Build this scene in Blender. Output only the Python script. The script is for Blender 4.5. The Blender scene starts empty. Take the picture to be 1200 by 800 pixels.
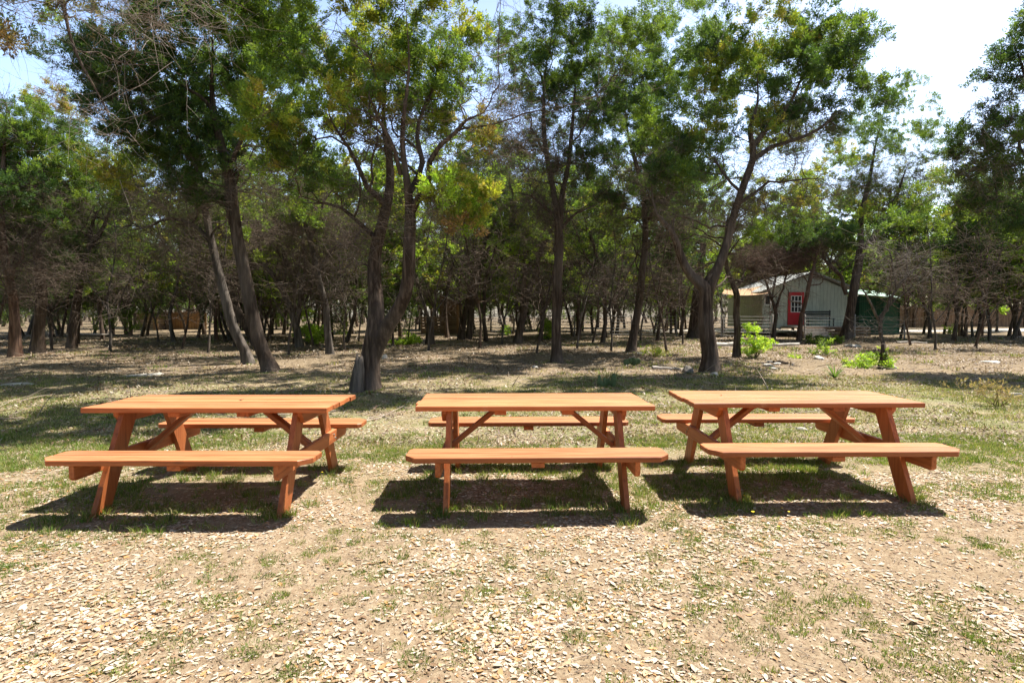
import bpy, bmesh, math, random
import numpy as np
from mathutils import Vector, Matrix

random.seed(7)
rng = np.random.default_rng(11)
R = math.radians
scene = bpy.context.scene
C = scene.collection

# ------------------------------------------------------------------ camera
FPX, CAMH, PITCH = 651.3, 1.405, 0.045
cam = bpy.data.cameras.new('camera'); camo = bpy.data.objects.new('camera', cam); C.objects.link(camo)
cam.sensor_width = 36; cam.lens = 36 * FPX / 1200; cam.clip_end = 2000; cam.clip_start = 0.05
camo.location = (0, 0, CAMH); camo.rotation_euler = (math.pi / 2 - PITCH, 0, 0)
scene.camera = camo
cp, sp = math.cos(PITCH), math.sin(PITCH)

def PX(px, py, Y):
    """point seen at photo pixel (px,py) whose world depth is Y"""
    a = (px - 600) / FPX; b = (400 - py) / FPX
    dy = cp + b * sp; dz = -sp + b * cp
    t = Y / dy
    return np.array([a * t, Y, CAMH + dz * t])

# ------------------------------------------------------------------ ground height
def _h2(ix, iy, s):
    n = np.sin(ix * 127.1 + iy * 311.7 + s * 74.7) * 43758.5453
    return n - np.floor(n)
def vnoise(x, y, s=0):
    x = np.asarray(x, float); y = np.asarray(y, float)
    ix = np.floor(x); iy = np.floor(y); fx = x - ix; fy = y - iy
    fx = fx * fx * (3 - 2 * fx); fy = fy * fy * (3 - 2 * fy)
    a = _h2(ix, iy, s); b = _h2(ix + 1, iy, s); c = _h2(ix, iy + 1, s); d = _h2(ix + 1, iy + 1, s)
    return (a * (1 - fx) + b * fx) * (1 - fy) + (c * (1 - fx) + d * fx) * fy
def fbm(x, y, s=0, o=3):
    t = 0; a = .5; tot = 0
    for k in range(o):
        t = t + a * vnoise(x * 2 ** k + 17 * k, y * 2 ** k - 9 * k, s + k); tot += a; a *= .5
    return t / tot
def gz(x, y):
    x = np.asarray(x, float); y = np.asarray(y, float)
    r = np.clip(y - 7, 0, 60)
    z = 0.0128 * r
    amp = .012 + .05 * np.clip((y - 6) / 12, 0, 1)
    z = z + amp * (fbm(x * .55, y * .55, 3) - .5) * 2
    z = z + .012 * (fbm(x * 3.1, y * 3.1, 9) - .5) * 2 + .006 * (vnoise(x * 11, y * 11, 5) - .5)
    return z
def gdepth(px, py):
    """depth Y where the photo's ground pixel lies"""
    Y = 5.0
    for Y in np.concatenate([np.arange(1.5, 20, .05), np.arange(20, 70, .2)]):
        p = PX(px, py, Y)
        if p[2] <= 0.0128 * max(0, Y - 7): return float(Y)
    return 60.0
def gpt(px, py):
    Y = gdepth(px, py); p = PX(px, py, Y); return np.array([p[0], Y, float(gz(p[0], Y))])

# ------------------------------------------------------------------ material helpers
def mat(name):
    m = bpy.data.materials.new(name); m.use_nodes = True
    nt = m.node_tree; nt.nodes.clear()
    o = nt.nodes.new('ShaderNodeOutputMaterial')
    return m, nt, o
def N(nt, t, **k):
    n = nt.nodes.new(t)
    for a, b in k.items():
        if a in ('operation', 'blend_type', 'data_type', 'attribute_name', 'noise_dimensions', 'wave_type', 'bands_direction', 'feature', 'mapping'):
            setattr(n, a, b)
        else: n.inputs[a].default_value = b
    return n
def L(nt, a, b): nt.links.new(a, b)
def ramp(nt, src, stops):
    r = nt.nodes.new('ShaderNodeValToRGB'); e = r.color_ramp.elements
    while len(e) > 1: e.remove(e[-1])
    e[0].position = stops[0][0]; e[0].color = (*stops[0][1], 1)
    for p, c in stops[1:]:
        x = e.new(p); x.color = (*c, 1)
    L(nt, src, r.inputs[0]); return r.outputs[0]
def coords(nt, scale, kind='Object', rot=(0, 0, 0)):
    t = nt.nodes.new('ShaderNodeTexCoord'); m = nt.nodes.new('ShaderNodeMapping')
    m.inputs['Scale'].default_value = scale; m.inputs['Rotation'].default_value = rot
    L(nt, t.outputs[kind], m.inputs[0]); return m.outputs[0]
def mixc(nt, f, a, b, bt='MIX'):
    m = nt.nodes.new('ShaderNodeMix'); m.data_type = 'RGBA'; m.blend_type = bt
    for s, v in ((0, f), (6, a), (7, b)):
        if hasattr(v, 'links'): L(nt, v, m.inputs[s])
        else: m.inputs[s].default_value = (*v, 1) if isinstance(v, tuple) else v
    return m.outputs[2]
def bump(nt, h, strength, dist=.01):
    b = nt.nodes.new('ShaderNodeBump'); b.inputs['Strength'].default_value = strength; b.inputs['Distance'].default_value = dist
    L(nt, h, b.inputs['Height']); return b.outputs[0]
def noise(nt, co, sc, det=4, rough=.55):
    n = N(nt, 'ShaderNodeTexNoise', Scale=sc, Detail=det, Roughness=rough); L(nt, co, n.inputs['Vector']); return n.outputs['Fac']
def principled(nt, o, col, rough=.8, nrm=None, spec=.3, metal=0):
    p = nt.nodes.new('ShaderNodeBsdfPrincipled')
    if hasattr(col, 'links'): L(nt, col, p.inputs['Base Color'])
    else: p.inputs['Base Color'].default_value = (*col, 1)
    if hasattr(rough, 'links'): L(nt, rough, p.inputs['Roughness'])
    else: p.inputs['Roughness'].default_value = rough
    p.inputs['Specular IOR Level'].default_value = spec; p.inputs['Metallic'].default_value = metal
    if nrm is not None: L(nt, nrm, p.inputs['Normal'])
    L(nt, p.outputs[0], o.inputs['Surface']); return p

def bark_mat(name, dark, light, sc=1.0):
    m, nt, o = mat(name)
    co = coords(nt, (16 * sc, 16 * sc, 1.6 * sc)); f = noise(nt, co, 1.0, 6, .65)
    co2 = coords(nt, (1.3, 1.3, .8)); g = noise(nt, co2, 1.0, 3)
    c = ramp(nt, f, [(.3, tuple(x * .55 for x in dark)), (.48, dark), (.68, light)])
    c = mixc(nt, ramp(nt, g, [(.4, (0, 0, 0)), (.7, (.6, .6, .6))]), c, tuple(.5 * a + .5 * b for a, b in zip(light, (.17, .155, .14))))
    principled(nt, o, c, .93, bump(nt, f, .9, .03), .15); return m
def attr_mat(name, trans=0.0, rough=.7, attr='tint', spec=.25, var=.25, tcol=1.0):
    m, nt, o = mat(name)
    a = nt.nodes.new('ShaderNodeAttribute'); a.attribute_name = attr
    oi = nt.nodes.new('ShaderNodeObjectInfo')
    col = a.outputs['Color']
    if var:
        h = nt.nodes.new('ShaderNodeHueSaturation')
        mr = nt.nodes.new('ShaderNodeMapRange'); L(nt, oi.outputs['Random'], mr.inputs[0])
        mr.inputs[3].default_value = 1 - var; mr.inputs[4].default_value = 1 + var
        L(nt, mr.outputs[0], h.inputs['Value']); L(nt, col, h.inputs['Color']); col = h.outputs[0]
    if trans:
        d = nt.nodes.new('ShaderNodeBsdfPrincipled'); d.inputs['Roughness'].default_value = rough; d.inputs['Specular IOR Level'].default_value = spec
        t = nt.nodes.new('ShaderNodeBsdfTranslucent'); mx = nt.nodes.new('ShaderNodeMixShader'); mx.inputs[0].default_value = trans
        L(nt, col, d.inputs['Base Color'])
        tc = mixc(nt, .999, (0, 0, 0), mixc(nt, 1.0, col, (tcol * 1.0, tcol * 1.0, tcol * .45), 'MULTIPLY'))
        L(nt, tc, t.inputs[0])
        L(nt, d.outputs[0], mx.inputs[1]); L(nt, t.outputs[0], mx.inputs[2]); L(nt, mx.outputs[0], o.inputs['Surface'])
    else: principled(nt, o, col, rough, None, spec)
    return m

M = {}
M['bark'] = bark_mat('juniper_bark', (.052, .034, .023), (.165, .115, .082))
M['bark_red'] = bark_mat('reddish_juniper_bark', (.075, .040, .026), (.20, .12, .078))
M['bark_grey'] = bark_mat('grey_oak_bark', (.06, .048, .038), (.20, .165, .135), .8)
M['twig'] = attr_mat('dry_twigs', 0, .9, spec=.1, var=.15)
M['leaf'] = attr_mat('foliage', .42, .55, spec=.3, var=.12, tcol=1.7)
M['litter'] = attr_mat('leaf_litter', .12, .6, spec=.35, var=0, tcol=1.0)
M['grass'] = attr_mat('grass_blades', .35, .6, spec=.2, var=0, tcol=1.4)

def wood_mat():
    m, nt, o = mat('orange_stained_wood')
    a = nt.nodes.new('ShaderNodeAttribute'); a.attribute_name = 'grain'      # per board: along, across, thickness, random
    mp = nt.nodes.new('ShaderNodeMapping'); mp.inputs['Scale'].default_value = (2.2, 42, 42); L(nt, a.outputs['Vector'], mp.inputs[0])
    f = noise(nt, mp.outputs[0], 1.0, 7, .6)
    mp2 = nt.nodes.new('ShaderNodeMapping'); mp2.inputs['Scale'].default_value = (.9, 9, 9); L(nt, a.outputs['Vector'], mp2.inputs[0])
    g = noise(nt, mp2.outputs[0], 1.0, 4, .6)
    v = nt.nodes.new('ShaderNodeTexVoronoi'); mp3 = nt.nodes.new('ShaderNodeMapping'); mp3.inputs['Scale'].default_value = (1.8, 6, 6)
    L(nt, a.outputs['Vector'], mp3.inputs[0]); L(nt, mp3.outputs[0], v.inputs['Vector']); v.inputs['Scale'].default_value = 1.0
    kn = ramp(nt, v.outputs['Distance'], [(.0, (1, 1, 1)), (.05, (.75, .75, .75)), (.10, (0, 0, 0))])
    c = ramp(nt, f, [(.30, (.16, .040, .012)), (.45, (.38, .105, .030)), (.70, (.52, .175, .058))])
    c = mixc(nt, ramp(nt, g, [(.35, (0, 0, 0)), (.7, (.6, .6, .6))]), c, (.50, .15, .045))
    h = nt.nodes.new('ShaderNodeHueSaturation'); mr = nt.nodes.new('ShaderNodeMapRange'); L(nt, a.outputs['Alpha'], mr.inputs[0])
    mr.inputs[3].default_value = .70; mr.inputs[4].default_value = 1.15; L(nt, mr.outputs[0], h.inputs['Value']); L(nt, c, h.inputs['Color'])
    c = mixc(nt, kn, h.outputs[0], (.20, .07, .025))
    co = coords(nt, (1, 1, 1)); d = noise(nt, co, 5.0, 5, .7)
    c = mixc(nt, ramp(nt, d, [(.62, (0, 0, 0)), (.8, (.35, .35, .35))]), c, (.66, .42, .24))
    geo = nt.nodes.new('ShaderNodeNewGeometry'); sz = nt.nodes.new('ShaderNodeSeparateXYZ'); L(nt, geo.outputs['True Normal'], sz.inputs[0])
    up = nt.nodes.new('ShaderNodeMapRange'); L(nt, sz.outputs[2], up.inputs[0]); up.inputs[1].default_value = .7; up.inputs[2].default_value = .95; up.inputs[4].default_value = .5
    c = mixc(nt, up.outputs[0], c, mixc(nt, 1.0, mixc(nt, ramp(nt, f, [(.36, (0, 0, 0)), (.62, (1, 1, 1))]), (.40, .16, .065), (.66, .35, .175)), mixc(nt, a.outputs['Alpha'], (.86, .84, .82), (1.08, 1.08, 1.06)), 'MULTIPLY'))      # up-facing faces mixed paler: glare on the tops put into the stain colour
    principled(nt, o, c, .5, bump(nt, f, .5, .004), .4); return m
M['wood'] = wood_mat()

def flat(name, col, rough=.7, metal=0, var=.15, sc=3.0, bmp=.15):
    m, nt, o = mat(name); co = coords(nt, (1, 1, 1)); f = noise(nt, co, sc, 5, .6)
    c = ramp(nt, f, [(.3, tuple(x * (1 - var) for x in col)), (.7, tuple(min(1, x * (1 + var)) for x in col))])
    principled(nt, o, c, rough, bump(nt, f, bmp, .01), .3, metal); return m
def plank_mat(name, a, b, w=.15, axis=0, groove=.06):
    """painted or raw boards: board pattern across one axis"""
    m, nt, o = mat(name)
    t = nt.nodes.new('ShaderNodeTexCoord'); s = nt.nodes.new('ShaderNodeSeparateXYZ'); L(nt, t.outputs['Object'], s.inputs[0])
    dv = N(nt, 'ShaderNodeMath', operation='DIVIDE'); L(nt, s.outputs[axis], dv.inputs[0]); dv.inputs[1].default_value = w
    fr = N(nt, 'ShaderNodeMath', operation='FRACT'); L(nt, dv.outputs[0], fr.inputs[0])
    fl = N(nt, 'ShaderNodeMath', operation='FLOOR'); L(nt, dv.outputs[0], fl.inputs[0])
    wn = nt.nodes.new('ShaderNodeTexWhiteNoise'); wn.noise_dimensions = '1D'; L(nt, fl.outputs[0], wn.inputs['W'])
    lt = N(nt, 'ShaderNodeMath', operation='LESS_THAN'); L(nt, fr.outputs[0], lt.inputs[0]); lt.inputs[1].default_value = groove
    co = coords(nt, (25, 25, 2) if axis != 2 else (2, 25, 25)); f = noise(nt, co, 1.0, 5)
    c = mixc(nt, wn.outputs['Value'], a, b); c = mixc(nt, ramp(nt, f, [(.35, (.5, .5, .5)), (.6, (0, 0, 0))]), c, tuple(x * .55 for x in a))
    c = mixc(nt, lt.outputs[0], c, tuple(x * .3 for x in a))
    principled(nt, o, c, .85, None, .2); return m
M['cabin_wall'] = plank_mat('pale_green_board_wall', (.50, .56, .48), (.57, .62, .54), .2, 0, .05)
M['red'] = flat('red_paint', (.55, .03, .04), .5)
M['white'] = flat('white_paint', (.78, .78, .76), .5, var=.05)
M['glass'] = flat('dark_window_glass', (.03, .035, .04), .08, var=.1, bmp=0)
M['roof'] = plank_mat('grey_metal_roof', (.33, .34, .33), (.4, .41, .4), .3, 0, .05)
M['greenmetal'] = plank_mat('dark_green_metal', (.018, .070, .050), (.026, .095, .068), .12, 0, .12)
M['palegreen'] = flat('pale_green_metal_roof', (.45, .62, .55), .45)
M['canvas'] = flat('tan_canvas', (.42, .26, .15), .9, var=.08)
M['brownboard'] = plank_mat('brown_boards', (.20, .12, .07), (.30, .19, .11), .14, 0, .1)
M['brownrail'] = plank_mat('brown_rails', (.19, .13, .09), (.30, .21, .14), .12, 2, .16)
M['tanboard'] = plank_mat('tan_boards', (.32, .18, .09), (.42, .25, .13), .2, 0, .06)
M['logs'] = plank_mat('log_wall', (.30, .21, .14), (.40, .30, .2), .2, 2, .12)
M['greywood'] = flat('weathered_grey_wood', (.34, .30, .26), .9, var=.35, sc=9, bmp=.5)
M['stumpwood'] = flat('dull_stump_wood', (.19, .155, .125), .95, var=.45, sc=11, bmp=.8)
M['rail'] = flat('weathered_fence_rail', (.26, .245, .225), .8, var=.2)
M['black'] = flat('black_metal', (.03, .03, .03), .5)
M['rock'] = flat('pale_limestone', (.50, .46, .40), .9, var=.3, sc=7, bmp=.7)
M['rockdark'] = flat('weathered_dark_rock', (.16, .14, .12), .95, var=.4, sc=8, bmp=.8)
M['cactus'] = flat('cactus_pad', (.085, .125, .05), .6, var=.3, sc=20)
M['bolt'] = flat('galvanised_bolt', (.35, .33, .3), .45, .8)
M['yellow'] = flat('yellow_petals', (.85, .62, .02), .6, var=.05)

# ------------------------------------------------------------------ object helpers
def build(name, V, F, m, parent=None, tint=None, smooth=False, loc=None, attrname='tint'):
    """V (n,3) array; F list of (k,s) int arrays with s corners; ONE mesh object"""
    me = bpy.data.meshes.new(name)
    V = np.asarray(V, np.float32)
    if loc is not None: V = V - np.asarray(loc, np.float32)
    if isinstance(F, np.ndarray): F = [F]
    F = [np.asarray(f, np.int32) for f in F if len(f)]
    nl = sum(f.size for f in F); npoly = sum(len(f) for f in F)
    me.vertices.add(len(V)); me.vertices.foreach_set('co', V.ravel())
    me.loops.add(nl); me.loops.foreach_set('vertex_index', np.concatenate([f.ravel() for f in F]))
    me.polygons.add(npoly)
    tot = np.concatenate([np.full(len(f), f.shape[1], np.int32) for f in F])
    st = np.concatenate([[0], np.cumsum(tot)[:-1]]).astype(np.int32)
    me.polygons.foreach_set('loop_start', st); me.polygons.foreach_set('loop_total', tot)
    if smooth: me.polygons.foreach_set('use_smooth', np.ones(npoly, bool))
    me.update(calc_edges=True)
    if tint is not None:
        at = me.attributes.new(attrname, 'FLOAT_COLOR', 'POINT')
        T = np.ones((len(V), 4), np.float32); T[:, :tint.shape[1]] = tint
        at.data.foreach_set('color', T.ravel())
    me.materials.append(m); me.validate()
    o = bpy.data.objects.new(name, me); C.objects.link(o)
    if parent is not None: o.parent = parent
    elif loc is not None: o.location = tuple(float(v) for v in loc)
    return o
def tag(o, label=None, cat=None, group=None, kind=None):
    if label: o['label'] = label
    if cat: o['category'] = cat
    if group: o['group'] = group
    if kind: o['kind'] = kind
    return o
def empty(name, loc, label, cat, group=None, rz=0):
    o = bpy.data.objects.new(name, None); C.objects.link(o); o.location = tuple(float(v) for v in loc); o.rotation_euler = (0, 0, rz)
    o.empty_display_size = .2
    return tag(o, label, cat, group)
class MB:
    def __init__(s): s.bm = bmesh.new(); s.gl = []
    def box(s, a, b, bev=0, mtx=None):
        r = bmesh.ops.create_cube(s.bm, size=1); vs = r['verts']
        a = Vector(a); b = Vector(b)
        for v in vs: v.co = Vector([(a[i] + b[i]) / 2 + v.co[i] * (b[i] - a[i]) for i in range(3)])
        if bev:
            es = list({e for v in vs for e in v.link_edges})
            r2 = bmesh.ops.bevel(s.bm, geom=es, offset=bev, segments=1, affect='EDGES', profile=.5)
            vs = list({v for f in r2['faces'] for v in f.verts} | {v for v in vs if v.is_valid})
        if mtx is not None:
            for v in vs: v.co = mtx @ v.co
        return vs
    def prism(s, poly, z0, z1, mtx=None):
        lo = [s.bm.verts.new((x, y, z0)) for x, y in poly]; hi = [s.bm.verts.new((x, y, z1)) for x, y in poly]
        s.bm.faces.new(lo[::-1]); s.bm.faces.new(hi); n = len(poly)
        for i in range(n): s.bm.faces.new((lo[i], lo[(i + 1) % n], hi[(i + 1) % n], hi[i]))
        if mtx is not None:
            for v in lo + hi: v.co = mtx @ v.co
        return lo + hi
    def obj(s, name, m, parent=None, loc=None, smooth=False):
        bmesh.ops.recalc_face_normals(s.bm, faces=s.bm.faces)
        me = bpy.data.meshes.new(name); s.bm.to_mesh(me); s.bm.free(); me.materials.append(m)
        if smooth:
            for p in me.polygons: p.use_smooth = True
        o = bpy.data.objects.new(name, me); C.objects.link(o)
        if parent is not None: o.parent = parent
        if loc is not None: o.location = tuple(float(v) for v in loc)
        return o

# ------------------------------------------------------------------ tubes
def frame_tube(P, Rr, sides, ridge=0, seed=0, cap=True):
    """one tube along polyline P with radii Rr"""
    P = np.asarray(P, float); n = len(P)
    T = np.gradient(P, axis=0); T /= np.linalg.norm(T, axis=1)[:, None] + 1e-9
    ref = np.array([1.0, 0.2, 0.1]) if abs(T[0, 0]) < .9 else np.array([0, 1.0, 0])
    U = np.zeros_like(P); u = ref - T[0] * (ref @ T[0]); u /= np.linalg.norm(u)
    for i in range(n):
        u = u - T[i] * (u @ T[i]); u /= np.linalg.norm(u) + 1e-9; U[i] = u
    W = np.cross(T, U)
    a = np.linspace(0, 2 * np.pi, sides, endpoint=False)
    rr = np.asarray(Rr)[:, None] * np.ones((n, sides))
    if ridge:
        l = np.arange(n) * .35
        rr = rr * (1 + ridge * (np.sin(3 * a[None] + l[:, None] * .5 + seed) * .6 + np.sin(5 * a[None] - l[:, None] * .8 + seed * 2) * .5 + .5 * (vnoise(a[None] * 2.5 + seed + 0 * l[:, None], l[:, None] * 1.3, seed % 97) - .5)))
    V = P[:, None] + rr[..., None] * (np.cos(a)[None, :, None] * U[:, None] + np.sin(a)[None, :, None] * W[:, None])
    V = V.reshape(-1, 3)
    i = np.arange(n - 1)[:, None] * sides; j = np.arange(sides)[None]; j2 = (j + 1) % sides
    F = np.stack([i + j, i + j2, i + sides + j2, i + sides + j], -1).reshape(-1, 4)
    V = np.concatenate([V, P[-1:] + T[-1:] * Rr[-1] * .4])
    tip = len(V) - 1; b = (n - 1) * sides
    F3 = np.stack([b + np.arange(sides), b + (np.arange(sides) + 1) % sides, np.full(sides, tip)], -1)
    return V, F, F3
class Acc:
    def __init__(s): s.V = []; s.F = {3: [], 4: []}; s.n = 0; s.T = []
    def add(s, V, Fs, tint=None):
        s.V.append(V)
        for f in Fs:
            if len(f): s.F[f.shape[1]].append(f + s.n)
        s.n += len(V)
        if tint is not None: s.T.append(tint)
    def obj(s, name, m, parent, loc, smooth=False):
        if not s.n: return None
        F = [np.concatenate(v) for v in s.F.values() if v]
        return build(name, np.concatenate(s.V), F, m, parent, np.concatenate(s.T) if s.T else None, smooth, loc)
def batch_twigs(A, D, ln, r0, g, droop=.0, seg=3, wig=.18):
    """A starts (n,3), D directions, ln lengths -> points (n,seg+1,3) and mesh of 3-sided tubes"""
    n = len(A)
    P = np.zeros((n, seg + 1, 3)); P[:, 0] = A; d = D / (np.linalg.norm(D, axis=1)[:, None] + 1e-9)
    for k in range(seg):
        d = d + g.normal(0, wig, (n, 3)); d[:, 2] -= droop; d /= np.linalg.norm(d, axis=1)[:, None] + 1e-9
        P[:, k + 1] = P[:, k] + d * (ln / seg)[:, None]
    T = P[:, -1] - P[:, 0]; T /= np.linalg.norm(T, axis=1)[:, None] + 1e-9
    ref = np.where(np.abs(T[:, 2:3]) < .8, np.array([[0, 0, 1.0]]), np.array([[1.0, 0, 0]]))
    U = np.cross(T, ref); U /= np.linalg.norm(U, axis=1)[:, None] + 1e-9; W = np.cross(T, U)
    tp = np.linspace(1, .35, seg + 1)
    rad = r0[:, None] * tp[None]
    a = np.array([0, 2.094, 4.189])
    off = np.cos(a)[None, :, None] * U[:, None] + np.sin(a)[None, :, None] * W[:, None]
    V = P[:, :, None] + rad[:, :, None, None] * off[:, None]
    V = V.reshape(-1, 3)
    b = (np.arange(n) * (seg + 1) * 3)[:, None, None]; i = (np.arange(seg) * 3)[None, :, None]; j = np.arange(3)[None, None]; j2 = (j + 1) % 3
    F = np.stack([b + i + j, b + i + j2, b + i + 3 + j2, b + i + 3 + j], -1).reshape(-1, 4)
    return P, V, F

# ------------------------------------------------------------------ foliage
KIND = {  # leaf base colours (real hue differences between sprays)
    'D': [(.048, .086, .022), (.068, .108, .024), (.036, .066, .024)],
    'M': [(.092, .142, .024), (.125, .172, .028), (.068, .112, .026)],
    'Y': [(.160, .200, .028), (.220, .235, .035), (.120, .180, .028), (.215, .185, .045)],
    'R': [(.230, .145, .065), (.190, .150, .055), (.150, .140, .045)],
    'L': [(.230, .330, .040), (.190, .290, .040), (.280, .350, .060)],
    'B': [(.200, .150, .095), (.160, .120, .080), (.120, .110, .060)],
}
def foliage(cent, rad, kinds, g, nspray, nleaf, lsize, plume=.26, broad=False, squash=.72):
    n = len(cent); S = nspray
    K = 5; q = g.normal(0, 1, (n, K, 3)); q /= np.linalg.norm(q, axis=2)[..., None]
    sc = q * g.uniform(.35, 1, (n, K, 1)) * rad[:, None, None] * .95; wh = g.integers(0, K, (n, S)); sub = sc[np.arange(n)[:, None], wh]
    off = sub + g.normal(0, .20, (n, S, 3)) * rad[:, None, None]; off[..., 2] *= squash
    q = off / (np.linalg.norm(off, axis=2)[..., None] + 1e-9)
    base = cent[:, None] + off
    d = q * .75 + g.normal(0, .35, (n, S, 3)); d[..., 2] += .55; d /= np.linalg.norm(d, axis=2)[..., None]
    pl = plume * g.uniform(.6, 1.25, (n, S, 1, 1))
    t = g.uniform(0, 1, (n, S, nleaf, 1))
    rd = g.normal(0, 1, (n, S, nleaf, 3)); rd -= d[:, :, None] * (rd * d[:, :, None]).sum(-1, keepdims=True)
    rd /= np.linalg.norm(rd, axis=-1, keepdims=True) + 1e-9
    spread = .30 * (1 - t * .6)
    pos = base[:, :, None] + d[:, :, None] * (t - .3) * pl + rd * pl * spread * g.uniform(.1, 1, (n, S, nleaf, 1))
    ax = d[:, :, None] * .8 + rd * .75 + g.normal(0, .2, pos.shape); ax /= np.linalg.norm(ax, axis=-1, keepdims=True)
    if broad: ax = g.normal(0, 1, pos.shape); ax[..., 2] *= .5; ax /= np.linalg.norm(ax, axis=-1, keepdims=True)
    sd = np.cross(ax, g.normal(0, 1, pos.shape)); sd /= np.linalg.norm(sd, axis=-1, keepdims=True) + 1e-9
    ls = lsize * g.uniform(.6, 1.25, (n, S, nleaf, 1)); w = ls * (.32 if broad else .15)
    A = pos; B = pos + ax * ls * .5 + sd * w; Cc = pos + ax * ls; D = pos + ax * ls * .5 - sd * w
    V = np.stack([A, B, Cc, D], 3).reshape(-1, 3)
    F = np.arange(len(V)).reshape(-1, 4)
    col = np.zeros((n, S, 3))
    for i, k in enumerate(kinds):
        pal = np.array(KIND[k]); w0 = g.dirichlet(np.ones(len(pal)) * .8)
        idx = g.choice(len(pal), S, p=.6 * w0 + .4 / len(pal)); col[i] = pal[idx]
    col = col * g.uniform(.75, 1.25, (n, S, 1)) * 1.42
    col = np.repeat(col[:, :, None], nleaf, 2) * g.uniform(.8, 1.2, (n, S, nleaf, 1))
    T = np.repeat(col.reshape(-1, 3), 4, 0)
    return V, F, T

def catmull(P, step):
    P = np.asarray(P, float)
    if len(P) < 3: 
        n = max(2, int(np.linalg.norm(P[-1] - P[0]) / step) + 1); t = np.linspace(0, 1, n)[:, None]; return P[0] * (1 - t) + P[-1] * t
    Q = np.vstack([2 * P[0] - P[1], P, 2 * P[-1] - P[-2]]); out = []
    for i in range(1, len(Q) - 2):
        n = max(2, int(np.linalg.norm(Q[i + 1, :3] - Q[i, :3]) / step)); t = np.linspace(0, 1, n, endpoint=False)[:, None]
        a, b, c, d = Q[i - 1], Q[i], Q[i + 1], Q[i + 2]
        out.append(.5 * (2 * b + (c - a) * t + (2 * a - 5 * b + 4 * c - d) * t ** 2 + (-a + 3 * b - 3 * c + d) * t ** 3))
    out.append(Q[-2][None]); return np.concatenate(out)

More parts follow.
